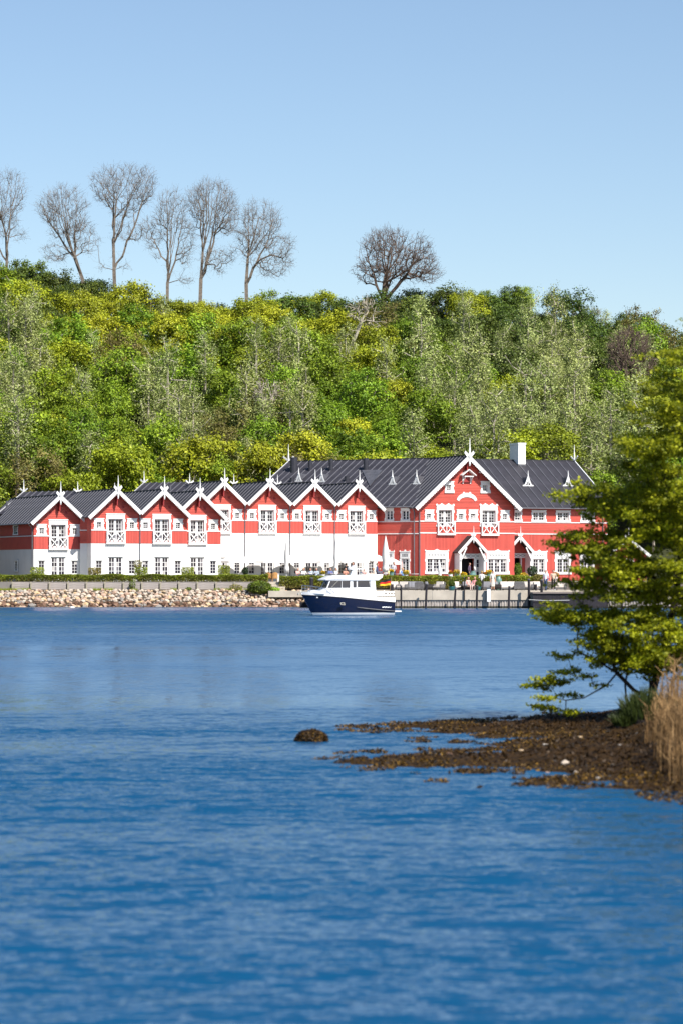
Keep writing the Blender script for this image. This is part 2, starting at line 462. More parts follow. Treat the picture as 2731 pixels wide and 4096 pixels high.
# quay: concrete beam over sheet piling
quay = empty('quay_wall', (10, YQ, 0), 0, 'pale concrete quay with ribbed piling along the water beneath the lounge terrace', 'quay')
QX1 = 60.0
MB().box(QX0, QX1, YQ, 265.32, 0.72, QZ).build('concrete_beam', M['concrete'], quay)
mb = MB(); x = QX0 + 0.06; per = 0.24; i = 0
while x < QX1:
    y0 = YQ + 0.10 + (0.07 if i % 2 else 0.0)
    mb.box(x, x + per/2, y0, 264.9, 0.16, 0.715)
    mb.box(x, x + per/2, y0 - 0.004, 264.9, -0.6, 0.155 + (0.05*nz((x, 0, 0), 3)), 1)
    x += per/2; i += 1
tag(mb.build('sheet_piling', [M['piling'], M['algae']], quay), kind='stuff')
mb = MB()
for k in range(12):
    xx = QX0 + 1.5 + k*4.7
    mb.box(xx, xx + 0.02, YQ - 0.004, YQ + 0.05, 0.74, QZ - 0.05)
mb.build('expansion_joint', M['rubber'], quay)

# ------------------------------------------------------------------ stone revetment: single stones
M['stoneA'] = mat('granite_pale', (0.54, 0.45, 0.36), 0.85, 0.15, 2.5, 0.4, 9)
M['stoneB'] = mat('granite_pink', (0.44, 0.30, 0.22), 0.85, 0.15, 2.5, 0.4, 9)
M['stoneC'] = mat('granite_ochre', (0.48, 0.31, 0.14), 0.85, 0.2, 2.5, 0.4, 9, col2=(0.48, 0.40, 0.31))
M['stoneD'] = mat('granite_grey', (0.29, 0.26, 0.23), 0.85, 0.15, 2.5, 0.4, 9)
M['stoneW'] = mat('granite_wet_brown', (0.19, 0.105, 0.065), 0.7, 0.25, 2.5, 0.4, 9)
def stone_mesh(name, seed, mt, sub=2):
    bm = bmesh.new()
    bmesh.ops.create_icosphere(bm, subdivisions=sub, radius=0.5)
    rr = random.Random(seed)
    for _ in range(9):                                # chop flat facets
        n = Vector((rr.gauss(0,1), rr.gauss(0,1), rr.gauss(0,1))).normalized(); d = rr.uniform(0.28, 0.42)
        for v in bm.verts:
            e = v.co.dot(n) - d
            if e > 0: v.co -= n*e
    for v in bm.verts: v.co += v.co.normalized()*0.03*nz(v.co, 4, seed)
    me = bpy.data.meshes.new(name); bm.to_mesh(me); bm.free(); me.materials.append(mt); return me
stone_protos = {k: [stone_mesh('stone', 20*j + i, M[k], 1) for i in range(5)] for j, k in enumerate(('stoneA', 'stoneB', 'stoneC', 'stoneD', 'stoneW'))}
rev = empty('stone_embankment', (-18, 262.5, 0), 0, 'sloping bank of loose granite boulders below the weathered timber planters', 'embankment')
stones = []
XR0 = (-60 - CXP)*262/FPX; XR1 = QX0 + 0.3
prof = [(261.35 + .345*i, .0 + .178*i) for i in range(9)]
for ri, (Y, z) in enumerate(prof):
    X = XR0 + R.uniform(0, 0.4)
    while X < XR1:
        sc = R.choice((R.uniform(.28, .5), R.uniform(.36, .72))) * (1.15 if ri < 2 else 1.0)
        if ri < 3: k = R.choices(('stoneW', 'stoneB', 'stoneC', 'stoneD'), (6, 3, 2, 1))[0]
        else: k = R.choices(('stoneA', 'stoneB', 'stoneC', 'stoneD'), (6, 3, 2.2, 1))[0]
        stones.append((sc, X + R.uniform(-.1, .1), Y + R.uniform(-.15, .15), z + R.uniform(-.05, .07), k))
        X += sc*R.uniform(0.62, 0.9)
stones.sort(key=lambda s: -s[0])
for sc, X, Y, z, k in stones[:295]:
    o = bpy.data.objects.new('stone', R.choice(stone_protos[k]))
    link(o, rev, Matrix.Translation((X, Y, z)) @ Matrix.Rotation(R.uniform(0, 6.28), 4, 'Z') @ Matrix.Rotation(R.uniform(-.5, .5), 4, 'X') @ Matrix.Diagonal((sc*R.uniform(1.0, 1.35), sc, sc*R.uniform(.6, .85), 1)))
mb = MB(); keys = ['stoneA', 'stoneB', 'stoneC', 'stoneD', 'stoneW']
for sc, X, Y, z, k in stones[295:]:
    me = R.choice(stone_protos[k]); n0 = len(mb.v)
    T = Matrix.Translation((X, Y, z)) @ Matrix.Rotation(R.uniform(0, 6.28), 4, 'Z') @ Matrix.Diagonal((sc*1.15, sc, sc*.72, 1))
    mb.v += [tuple(T @ v.co) for v in me.vertices]
    for p in me.polygons:
        mb.f.append(tuple(n0 + i for i in p.vertices)); mb.m.append(keys.index(k))
tag(mb.build('small_stones', [M[k] for k in keys], rev), kind='stuff')

# ------------------------------------------------------------------ timber planter wall in front of the row houses
tw = empty('timber_retaining_wall', at(560, 2345, 265.0) * 1.0, 0, 'low weathered grey timber retaining wall of boards between posts under the clipped hedge', 'wall')
PW = 1.62
pl_me = [MB().box(0.10, PW - 0.02, 0, 0.06, 0, 0.205).mesh('plank', M['plank']) for _ in range(2)]
po_me = MB().box(0, 0.13, -0.04, 0.1, -0.1, 0.72).mesh('post', M['plank_post'])
X = (48 - CXP)*265/FPX
xi = 0
while X < (1075 - CXP)*265/FPX:
    o = bpy.data.objects.new('post', po_me); link(o, tw, Matrix.Translation((X, 265.05, 1.58)) @ Matrix.Rotation(R.uniform(-.02, .02), 4, 'Y'))
    for r in range(3):
        o = bpy.data.objects.new('plank', pl_me[r % 2]); link(o, tw, Matrix.Translation((X, 265.08 + R.uniform(0, .03), 1.57 + r*0.218 + (0.05 if xi == 0 else 0))))
    X += PW + 0.1; xi += 1
# right of the steps: shorter bays with an open dark niche
tw2 = empty('timber_retaining_wall', at(1190, 2345, 264.6), 0, 'short dark timber retaining bays with a niche beside the concrete steps', 'wall')
xs = [at(1145, 0, 264.9).x, at(1180, 0, 264.9).x, at(1232, 0, 264.9).x]
for i, xx in enumerate(xs):
    MB().box(xx, xx + 0.16, 264.8, 265.0, QZ - .02, 2.3).build('post', M['plank_post'], tw2)
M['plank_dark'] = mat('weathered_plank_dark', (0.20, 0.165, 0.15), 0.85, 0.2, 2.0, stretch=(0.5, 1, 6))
for i in range(2):
    for r in range(3):
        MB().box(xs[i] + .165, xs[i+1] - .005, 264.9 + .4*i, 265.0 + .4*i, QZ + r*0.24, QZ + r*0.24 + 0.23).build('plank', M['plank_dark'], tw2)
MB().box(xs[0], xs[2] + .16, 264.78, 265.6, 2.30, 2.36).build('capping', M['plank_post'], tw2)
# long retaining wall behind the lounge furniture
rw = empty('retaining_wall', (12, 264.6, QZ), 0, 'low grey retaining wall behind the lounge furniture under the hedge', 'wall')
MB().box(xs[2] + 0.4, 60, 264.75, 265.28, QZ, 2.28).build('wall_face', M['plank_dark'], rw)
MB().box(xs[2] + 0.4, 60, 264.70, 265.28, 2.283, 2.34).build('coping', M['concrete'], rw)
# steps
st = empty('concrete_steps', at(1112, 2358, 264.4), 0, 'short flight of pale concrete steps between hedge and quay', 'steps')
x0, x1 = at(1068, 0, 264).x, at(1142, 0, 264).x
for i in range(4):
    MB().box(x0 + .0, x1 - 0.02 - (3 - i)*0.0 + 0.0, 263.6 + i*0.36, 265.29, QZ - .1 + i*0.21, QZ + .1 + i*0.21 - 0.003).build('step', M['concrete'], st)
landing = MB().box(at(1075, 0, 263).x, QX0 - .003, 262.2, 264.9, 0.9, QZ - 0.08)
tag(landing.build('landing', M['concrete']), kind='structure')

# mooring posts
def mooring(px, ptop, pbot, Y, label, r=0.085, lean=0.0, grp='black mooring posts along the quay'):
    b = at(px, pbot, Y); t = at(px + lean, ptop, Y)
    e = empty('mooring_post', b, 0, label, 'post', grp)
    MB().tube([b + Vector((0, 0, -.8 if b.z < .4 else 0)), (b + t)/2 + Vector((R.uniform(-.01, .01), 0, 0)), t], [r*1.05, r, r*0.95], 8).build('pole', M['post'], e)
    MB().lathe([(r*1.1, 0), (r*1.1, .05), (r*.5, .09)], t, 8).build('cap', M['rubber'], e)
    return e
gl = 'slim black mooring post standing in the water along the quay'
for px, pt, pb, r, ln in ((1603, 2345, 2436, .085, 0), (1700, 2338, 2436, .10, 5), (1814, 2356, 2437, .09, 6), (1904, 2345, 2438, .10, 3), (2032, 2348, 2438, .10, 3), (2113, 2319, 2440, .12, 0)):
    mooring(px, pt, pb, 253.0, gl if px != 2113 else 'thick tall black mooring post with rope in the water next to the dark jetty', r, ln)
mooring(1855, 2312, 2404, 253.85, 'slender tall black pole fixed against the concrete quay face', 0.055)
mooring(2142, 2340, 2366, 255.5, 'short black bollard standing on the quay behind the dark jetty', 0.10)
mooring(2164, 2322, 2415, 252.2, 'black post rising through the dark jetty beside the two walking men', 0.12)
mooring(1246, 2314, 2366, 256.0, 'stout black post on the quay just behind the bow of the boat', 0.16)
mooring(1567, 2340, 2366, 255.0, 'stout black post on the quay just behind the stern flag', 0.14)
e = empty('white_pillar', at(1953, 2408, 253.7), 0, 'white square service pillar standing against the concrete quay', 'pillar')
p = at(1953, 2407, 253.7); MB().box(p.x - .16, p.x + .16, 253.5, 253.9, p.z, at(0, 2354, 253.7).z).build('shaft', M['white'], e)
MB().box(p.x - .21, p.x + .21, 253.45, 253.95, at(0, 2354, 253.7).z + .003, at(0, 2349, 253.7).z).build('cap', M['rubber'], e)
# dark jetty
jt = empty('timber_jetty', at(2215, 2436, 251), 0, 'dark timber boarded jetty in front of the quay under the tree', 'jetty')
jx0, jx1 = at(2129, 0, 251).x, at(2420, 0, 251).x
xx = jx0
while xx < jx1:
    MB().box(xx, xx + 0.19, 250.6 + R.uniform(0, .03), 250.7, -.4, 1.30).build('board', M['post'], jt); xx += 0.2
MB().box(jx0 - .04, jx1, 250.5, 253.95, 1.303, 1.42).build('deck', M['plank_dark'], jt)
MB().tube([(jx0 - .4, 250.45, .78), (jx0 + 1.2, 250.45, .70), (jx0 + 3.2, 250.45, .74)], 0.018, 5).build('rope', M['white'], jt)
gr = empty('timber_groyne', at(1222, 2430, 259), 0, 'small dark timber groyne box at the end of the boulders by the bow', 'groyne')
gx0, gx1 = at(1199, 0, 259).x, at(1245, 0, 259).x; xx = gx0
while xx < gx1:
    MB().box(xx, xx + .15, 258.6, 259.8, -.4, .44 + R.uniform(-.03, .03)).build('board', M['post'], gr); xx += .16
fl = empty('float', ground_at(290, 2433, 0), 0, 'small white float lying on the water off the boulders', 'float')
p = ground_at(290, 2432, 0.02); MB().tube([p + Vector((-.2, 0, .05)), p + Vector((-.12, 0, .06)), p + Vector((.1, .1, .05)), p + Vector((.22, .1, .03))], [.03, .08, .08, .02], 8).build('body', M['white'], fl)
# ------------------------------------------------------------------ buildings
PHI = math.radians(22.5)
class Frame:
    def __init__(s, O, ang):
        s.O = Vector((O[0], O[1], 0)); s.a = ang
        s.t = Vector((math.cos(ang), math.sin(ang), 0)); s.n = Vector((-math.sin(ang), math.cos(ang), 0))   # n points inward
        s.W = Matrix.Translation(s.O) @ Matrix.Rotation(ang, 4, 'Z')
    def hit(s, px, py, off=0.0):
        d = Vector(((px - CXP)/FPX, 1, (YH - py)/FPX)); c = Vector((0, 0, CH))
        k = ((s.O + s.n*off) - c).dot(s.n)/d.dot(s.n)
        p = c + d*k
        return (p - s.O).dot(s.t), p.z
def zz(k, x, y):
    return ((0, 600, 1150, 1750)[k-1] + x/2.24, 1750 + y/2.24)

pane_cache = {}
def pane_mesh(w, h):
    k = (round(w, 3), round(h, 3))
    if k not in pane_cache:
        pane_cache[k] = MB().box(0, k[0], 0, 0.012, 0, k[1]).mesh('pane', M['glass'])
    return pane_cache[k]

def sash(win, fr, u0, u1, z0, z1, leaves, cols, rows, y=0.06, fw=0.06, mw=0.028, parent_mat='white', tilt=None):
    """frame with glazing bars (sub-part `sash`) and each pane an object of its own"""
    W = fr.W if tilt is None else fr.W @ tilt
    mb = MB(); lw = (u1 - u0)/leaves; mt = M[parent_mat]
    for l in range(leaves):
        a, b = u0 + l*lw + 0.004, u0 + (l+1)*lw - 0.004
        mb.box(a, a + fw, y, y + .05, z0, z1); mb.box(b - fw, b, y, y + .05, z0, z1)
        mb.box(a + fw, b - fw, y, y + .05, z0, z0 + fw*1.2); mb.box(a + fw, b - fw, y, y + .05, z1 - fw, z1)
        ia, ib, ja, jb = a + fw, b - fw, z0 + fw*1.2, z1 - fw
        cw, rh = (ib - ia)/cols, (jb - ja)/rows
        for c in range(1, cols): mb.box(ia + c*cw - mw/2, ia + c*cw + mw/2, y + .006, y + .045, ja, jb)
        for r in range(1, rows): mb.box(ia, ib, y + .009, y + .042, ja + r*rh - mw/2, ja + r*rh + mw/2)
        me = pane_mesh(cw, rh)
        for c in range(cols):
            for r in range(rows):
                o = bpy.data.objects.new('pane', me)
                link(o, win, W @ Matrix.Translation((ia + c*cw, y + .030, ja + r*rh)))
    mb.build('sash', mt, win, W)

def casing(house, fr, u0, u1, z0, z1, cu0, cu1, cz0, cz1, style, y=-0.05, name='window'):
    """white surround boards round an opening; (cu,cz) = outer edge"""
    mb = MB(); d = 0.07
    if cz0 < z0 - .01: mb.box(cu0 - .03, cu1 + .03, y - .05, y + d, cz0, z0)
    mb.box(cu0 + .05, u0, y, y + d, max(z0, cz0) + .0, z1); mb.box(u1, cu1 - .05, y, y + d, max(z0, cz0), z1)
    mb.box(cu0 + .03, cu1 - .03, y - .012, y + d, z1, cz1 - .08)
    mb.box(cu0 - .02, cu1 + .02, y - .06, y + d, cz1 - .08, cz1)
    w = cu1 - cu0; c = (cu0 + cu1)/2
    for sgn, e in ((1, cu0), (-1, cu1)):              # scalloped ears
        mb.box(min(e - sgn*.03, e + sgn*.07), max(e - sgn*.03, e + sgn*.07), y - .02, y + d - .004, z1 - .30*min(1, (z1-z0)), z1 - .03)
        mb.box(min(e - sgn*.02, e + sgn*.07), max(e - sgn*.02, e + sgn*.07), y - .02, y + d - .004, z0 + .02, z0 + .2*min(1, (z1-z0)))
    if style == 'crown':                              # carved crest
        for sgn in (-1, 1):
            mb.prism([(c + sgn*w*.04, y, cz1), (c + sgn*w*.20, y, cz1 + .20), (c + sgn*w*.28, y, cz1 + .05), (c + sgn*w*.42, y, cz1 - .01)], (0, .05, 0))
            mb.prism([(c + sgn*w*.40, y - .01, cz1), (c + sgn*w*.44, y - .01, cz1 + .13), (c + sgn*w*.50, y - .01, cz1 + .13), (c + sgn*w*.52, y - .01, cz1)], (0, .05, 0))
    if style == 'peak':
        mb.prism([(c - w*.12, y - .03, cz1), (c, y - .03, cz1 + .16), (c + w*.12, y - .03, cz1)], (0, .06, 0))
        for sgn in (-1, 1): mb.prism([(c + sgn*w*.46, y - .03, cz1), (c + sgn*w*.48, y - .03, cz1 + .1), (c + sgn*w*.52, y - .03, cz1)], (0, .06, 0))
    return mb.build(name, M['white'], house, fr.W)

def wall_holes(mb, u0, u1, z0, z1, holes, y0, y1, m=0):
    zs = sorted({z0, z1} | {z for h in holes for z in (h[2], h[3]) if z0 < z < z1})
    for za, zb in zip(zs, zs[1:]):
        cuts = sorted((h[0], h[1]) for h in holes if h[2] <= za + 1e-6 and h[3] >= zb - 1e-6)
        x = u0
        for a, b in cuts:
            if a > x: mb.box(x, a, y0, y1, za, zb, m)
            x = max(x, b)
        if x < u1: mb.box(x, u1, y0, y1, za, zb, m)

def roof_strips(house, W, O, a, b, w, ranges, name='roof', rib=True, k0=0):
    """standing-seam roof: deck slab (part `roof`) and one roof_panel per strip. a unit along eave, b unit up the slope"""
    O, a, b = Vector(O), Vector(a).normalized(), Vector(b).normalized()
    up = a.cross(b)
    if up.z < 0: up = -up
    deck = MB(); cache = {}; items = []
    for i, rg in enumerate(ranges):
        if rg is None or rg[1] - rg[0] < 0.05: continue
        m0, m1 = rg
        o = O + a*(i*w) + b*m0
        deck.pbox(o - up*.10, a*w, b*(m1 - m0), up*.07)
        key = (round(m1 - m0, 3))
        if key not in cache:
            q = MB(); q.pbox(Vector((0,0,0)) - up*.029, a*(w - .003), b*(m1 - m0), up*.03)
            if rib: q.pbox(up*.0012, a*.055, b*(m1 - m0), up*.06, 1)
            cache[key] = q.mesh('roof_panel', [M['roof'], M['rib']])
        items.append((cache[key], o))
    rf = deck.build(name, M['ventpipe'], house, W)
    for me, o in items:
        ob = bpy.data.objects.new('roof_panel', me); link(ob, rf, W @ Matrix.Translation(o))
    return rf

def finial(house, W, p, h_up, h_dn, r=0.07, name='finial'):
    p = Vector(p)
    mb = MB().tube([p + Vector((0,0,-h_dn)), p + Vector((0,0,-h_dn*.8)), p + Vector((0,0,-h_dn*.3)), p, p + Vector((0,0,h_up*.35)), p + Vector((0,0,h_up*.40)), p + Vector((0,0,h_up))],
                   [r*.5, r*1.1, r*.8, r*1.3, r*1.0, r*.8, r*.25], 6)
    return mb.build(name, M['white'], house, W)

def barge(house, W, apex, foot, y, w=0.30, cross=0.45, scallop=0.16, name='bargeboard', th=0.07):
    """white verge board with toothed lower edge; runs from foot up over the apex as a crossed tip"""
    apex, foot = Vector((apex[0], y, apex[1])), Vector((foot[0], y, foot[1]))
    d = (apex - foot); ln = d.length; d.normalize()
    dn = Vector((d.z, 0, -d.x)) if d.x > 0 else Vector((-d.z, 0, d.x))
    mb = MB()
    mb.pbox(foot, d*ln, dn*w, Vector((0, th, 0)))
    if cross: mb.prism([apex - d*.02, apex + d*cross, apex + d*(cross*.85) + dn*w*.75, apex + dn*w*.98], (0, th, 0))
    n = max(3, int(ln/scallop))
    for i in range(n):
        s0 = foot + d*(i*ln/n) + dn*(w - .004)
        mb.prism([s0 + Vector((0,.01,0)), s0 + d*(ln/n*.85) + Vector((0,.01,0)), s0 + d*(ln/n*.62) + dn*.075 + Vector((0,.01,0)), s0 + d*(ln/n*.22) + dn*.075 + Vector((0,.01,0))], (0, th*.7, 0))
    return mb.build(name, M['white'], house, W)

def balcony(house, fr, u0, u1, z0, z1, proj=0.24):
    mb = MB(); W = fr.W; f = 0.09
    b = mb.box(u0 - .03, u1 + .03, -proj, -.035, z0, z0 + .12).build('balcony', M['white'], house, W)
    q = MB(); y0, y1 = -proj, -proj + .05
    q.box(u0, u1, y0 - .02, y1, z1 - .10, z1)                    # top rail
    q.box(u0, u1, y0, y1, z0 + .12, z0 + .12 + f)
    q.box(u0, u0 + f*1.3, y0, y1, z0 + .12 + f, z1 - .1); q.box(u1 - f*1.3, u1, y0, y1, z0 + .12 + f, z1 - .1)
    q.box(u0, u0 + .06, y1, -.04, z1 - .09, z1 - .02); q.box(u1 - .06, u1, y1, -.04, z1 - .09, z1 - .02)
    q.build('balustrade', M['white'], b, W)
    c = (u0 + u1)/2; za, zb = z0 + .12 + f, z1 - .1
    x = MB(); a0, a1 = u0 + f*1.3, u1 - f*1.3
    for (p, r) in (((a0, za), (c - .03, zb)), ((a0, zb), (c - .03, za)), ((c + .03, za), (a1, zb)), ((c + .03, zb), (a1, za))):
        x.bar((p[0], y0 + .02, p[1]), (r[0], y0 + .02, r[1]), .085, .03, up=(0, 1, 0))
    x.box(c - .035, c + .035, y0 + .003, y1, za, zb)
    for uu in ((a0 + c)/2, (a1 + c)/2): x.lathe([(.10, -.02), (.10, .02)], (uu, y0 + .02, (za+zb)/2), 8)
    x.build('cross_brace', M['white'], b, W)
    # side panels
    s = MB()
    for uu in (u0 + .01, u1 - .05):
        s.bar((uu + .02, y1, za), (uu + .02, -.04, zb), .05, .03, up=(1, 0, 0)); s.bar((uu + .02, y1, zb), (uu + .02, -.04, za), .05, .03, up=(1, 0, 0))
    s.build('side_brace', M['white'], b, W)
    return b

TANP = 0.92
def row_house(label, px, Y, dz, L, left=2.42, right=2.42, roofL=2.42, roofR=2.42, side=None, rear=True, half=2.42, pipe=True, shop=False):
    O = at(px, 2300, Y); fr = Frame((O.x, O.y), PHI); W = fr.W
    h = bpy.data.objects.new('row_house', None); link(h, None, W @ Matrix.Translation((0, 0, GZ)))
    tag(h, label, 'house', 'red and white gabled row houses on the waterfront')
    zd, zb, za, ze = 5.93 + dz, 7.18 + dz, 11.1 + dz, 8.5 + dz
    # walls
    gw = [(-.72, .72, GZ + .02, 4.66), (-1.95, -1.32, 3.0, 4.30), (1.32, 1.95, 3.0, 4.30)]
    mb = MB(); wall_holes(mb, -left, right, GZ - .05, zd - .003, gw, 0, .3); mb.build('plaster_wall', M['plaster'], h, W)
    uw = [(-.72, .72, zd + .17, zb + 1.08), (-1.87, -1.41, zb + .16, zb + .76), (1.41, 1.87, zb + .16, zb + .76)]
    mb = MB(); wall_holes(mb, -left, right, zd, zb - .05, uw, -.03, .3); mb.build('lower_cladding', M['red_v'], h, W)
    mb = MB(); wall_holes(mb, -left, right, zb - .05 + .001, ze, uw, -.032, .3)
    zl, zr = za - .16 - TANP*left, za - .16 - TANP*right
    if zl < ze or zr < ze: zl, zr = max(zl, ze), max(zr, ze)
    mb.prism([(-left, -.032, ze + .001), (right, -.032, ze + .001), (right, -.032, max(ze + .002, zr)), (0, -.032, za - .16), (-left, -.032, max(ze + .002, zl))], (0, .33, 0))
    mb.build('upper_cladding', M['red_h'], h, W)
    for a_, b_ in ((-left, -.93), (.93, right)): MB().box(a_, b_, -.075, -.033, zb - .045, zb + .045).build('trim_band', M['white'], h, W)
    for s in (-1, 1): MB().box(s*.78 - .11, s*.78 + .11, -.06, -.033, 9.3 + dz, 9.55 + dz).build('vent_block', M['red_dark'], h, W)
    MB().box(-.05, .05, -.60, -.034, za - 1.55, za - .35).build('king_post', M['red_dark'], h, W)
    # body
    mb = MB(); mb.box(-left, -left + .3, .301, L - .3, GZ - .05, zd - .003, 0); mb.box(-left - .03, -left + .3, .301, L - .3, zd, za - .2 - TANP*left, 1)
    mb.box(right - .3, right, .301, L - .3, GZ - .05, zd - .003, 0); mb.box(right - .3, right + .03, .301, L - .3, zd, za - .2 - TANP*right, 1)
    mb.box(-left + .3, right - .3, L - .6, L - .31, GZ - .05, zd - .003, 0)
    mb.prism([(-left + .3, L - .6, zd), (right - .3, L - .6, zd), (right - .3, L - .6, za - .3 - TANP*right), (0, L - .6, za - .25), (-left + .3, L - .6, za - .3 - TANP*left)], (0, .29, 0), 1)
    mb.build('side_walls', [M['plaster'], M['red_v']], h, W)
    # roof
    sl = math.sqrt(1 + TANP**2); n = max(3, round((L + .72)/1.0)); wst = (L + .72)/n
    for s, run in ((-1, roofL), (1, roofR)):
        foot = Vector((s*run, -.72, za - TANP*run)); b = Vector((-s, 0, TANP))
        roof_strips(h, W, foot, (0, 1, 0), b, wst, [(0, run*sl)]*n)
        barge(h, W, (0, za + .03), (s*(run + .02), za + .03 - TANP*(run + .02)), -.805, w=.29)
    MB().box(-.09, .09, -.72, L, za - .02, za + .055).build('ridge_cap', M['ventpipe'], h, W)
    finial(h, W, (0, -.85, za), 1.25, .98)
    if rear:
        f = finial(h, W, (0, L + .05, za), 1.05, .3)
        for s in (-1, 1): MB().bar((0, L + .02, za - .02), (s*.42, L + .02, za + .30), .13, .06, up=(0, 1, 0)).build('crossed_tip', M['white'], f, W)
    # windows
    for s in (-1, 1):
        a, b = sorted((s*1.41, s*1.87)); ca, cb = sorted((s*1.13, s*2.15))
        w = casing(h, fr, a, b, zb + .16, zb + .76, ca, cb, zb + .05, zb + 1.13, 'plain'); sash(w, fr, a, b, zb + .16, zb + .76, 1, 2, 3, fw=.05)
        a, b = sorted((s*1.32, s*1.95))
        w = MB().box(a - .06, b + .06, -.05, .05, 4.30, 4.40).box(a - .04, b + .04, -.05, .08, 2.93, 3.0).build('window', M['white'], h, W)
        sash(w, fr, a, b, 3.0, 4.30, 1, 2, 4)
    w = casing(h, fr, -.72, .72, zd + .17, zb + 1.08, -.96, .96, zd + .17, zb + 1.58, 'plain', name='balcony_door')
    sash(w, fr, -.72, .72, zd + .17, zb + 1.08, 2, 2, 5, y=.16, fw=.11)
    balcony(h, fr, -.935, .935, zd - .07, zb - .06)
    w = MB().box(-.80, .80, -.05, .06, 4.66, 4.77).box(-.75, .75, -.05, .25, GZ - .02, GZ + .02).build('french_door', M['white'], h, W)
    sash(w, fr, -.72, .72, GZ + .02, 4.66, 2, 2, 5, y=.10, fw=.11, mw=.04)
    if pipe:
        zt = za - .35 - TANP*min(roofR, 2.42)
        q = MB(); q.tube([(right, -.10, zt + .1), (right, -.10, GZ)], .045, 6); q.lathe([(.05, 0), (.11, .14), (.11, .2)], (right, -.10, zt - .05), 8)
        q.build('downpipe', M['pipe'], h, W)
    return h, fr

houses = {}
spec = [
 # key, label, px, Y, dz, L, kwargs
 ('A1', 'lowest red-over-white gabled house with a deeply shaded side wall', 234, 270.8, -.55, 16.5, dict(roofL=2.93, roofR=2.60, rear=False)),
 ('A2', 'red-over-white gabled house with downpipe right of the shaded low house', 463, 270.6, 0, 12.0, dict(roofL=2.93)),
 ('A3', 'red-over-white gabled house whose right eave overlaps its set-back neighbour', 648, 272.5, 0, 14.5, dict(roofR=2.93, right=2.55, pipe=False)),
 ('A4', 'set-back red-over-white gabled house squeezed against the taller gable row', 790, 277.3, 0, 9.5, dict(roofR=2.93, pipe=False, rear=False)),
 ('B1', 'taller red-over-white gabled house half hidden behind a lower gable', 888, 283.3, 1.16, 9.5, dict()),
 ('B2', 'second of the four taller gabled houses, between two long downpipes', 1069, 285.2, 1.16, 9.5, dict()),
 ('B3', 'third of the four taller gabled houses, two from the all-red main house', 1248, 287.1, 1.16, 9.5, dict()),
 ('B4', 'last taller red-over-white gabled house adjoining the all-red main house', 1424.5, 289.0, 1.16, 9.5, dict(roofR=2.93, right=2.3, pipe=False, rear=False)),
]
for k, lab, px, Y, dz, L, kw in spec:
    houses[k] = row_house(lab, px, Y, dz, L, **kw)

# link wall between the low house and its neighbour, and the link roofs behind the gables
TH = math.radians(-32)
def link_roof(house, pxl, pxr, py, Yr, run, tan, label=None):
    """low-pitched roof wing turned to the left; ridge seen from pxl to pxr at row py (Yr at its right end)"""
    r = at(pxr, py, Yr); fr = Frame((r.x, r.y), TH)
    ul, _ = fr.hit(pxl, py)
    zr = r.z; nst = max(3, round(-ul/.80)); w = -ul/nst
    W = fr.W
    ez = zr - tan*run
    roof_strips(house, W, (ul, -run, ez), (1, 0, 0), (0, 1, tan), w, [(0, run*math.sqrt(1 + tan*tan))]*nst)
    roof_strips(house, W, (ul, run, ez), (1, 0, 0), (0, -1, tan), w, [(0, run*math.sqrt(1 + tan*tan))]*nst)
    q = MB(); q.prism([(ul + .35, -run + .5, GZ), (ul + .35, run - .5, GZ), (ul + .35, run - .5, ez + .1), (ul + .35, 0, zr - .25), (ul + .35, -run + .5, ez + .1)], (-ul - 2.6, 0, 0))
    q.build('wing_wall', M['red_v'], house, W)
    q = MB()
    d = Vector((0, run, tan*run))
    q.pbox((ul - .06, -run, ez - .22), d, (.06, 0, 0), (0, 0, .30)); q.pbox((ul - .06, run, ez - .22), (0, -run, tan*run), (.06, 0, 0), (0, 0, .30))
    q.build('bargeboard', M['white'], house, W)
    f = finial(house, W, (ul - .05, 0, zr), 1.25, .3)
    for s in (-1, 1): MB().bar((ul - .05, 0, zr), (ul - .05 + s*.40, s*.1, zr + .34), .12, .06, up=(0, 1, 0)).build('crossed_tip', M['white'], f, W)
    return fr, zr
link_roof(houses['A2'][0], 98, 345, 1963, 281.8, 4.2, .55)
frb, zrb = link_roof(houses['B1'][0], 579, 800, 1927, 292.4, 4.2, .55)
# canted link wall beside the low house
a = at(328, 2300, 271.2); frl = Frame((a.x, a.y), math.radians(-35))
ur, _ = frl.hit(365, 2300)
lk = houses['A2'][0]
MB().box(-.2, ur, 0, .3, GZ - .05, 5.93).build('link_wall', M['plaster'], lk, frl.W)
MB().box(-.2, ur, -.02, .3, 5.933, 8.35).build('link_cladding', M['red_h'], lk, frl.W)
MB().box(-.2, ur, -.06, -.022, 7.14, 7.22).build('trim_band', M['white'], lk, frl.W)
# gutters on the low house's shaded side, its side windows
h, fr = houses['A1']
q = MB().tube([(-2.99, -.45, 10.55 - .92*2.93 - .06), (-2.99, 16, 10.55 - .92*2.93 - .06)], .07, 6); q.build('gutter', M['pipe'], h, fr.W)
q = MB().tube([(-2.99, -.1, 7.75), (-2.6, .12, 7.45), (-2.52, .12, 7.2), (-2.52, .12, GZ)], .045, 6); q.build('downpipe', M['pipe'], h, fr.W)
frs = Frame(fr.W @ Vector((-2.45, 0, 0)), PHI - math.pi/2)       # frame of the side wall: local x runs toward the camera
for px0, px1, p0, p1, up in ((55, 73, 2098, 2141, True), (60, 73, 2240, 2288, False)):
    ua, z1 = frs.hit(px0, p0, -.05); ub, _ = frs.hit(px1, p0, -.05); _, z0 = frs.hit(px0, p1, -.05)
    w = casing(h, frs, ua + .12, ub - .12, z0 + .08, z1 - .1, ua, ub, z0, z1, 'plain', y=-.09)
    sash(w, frs, ua + .12, ub - .12, z0 + .08, z1 - .1, 1, 2, 4, y=-.055, fw=.05)
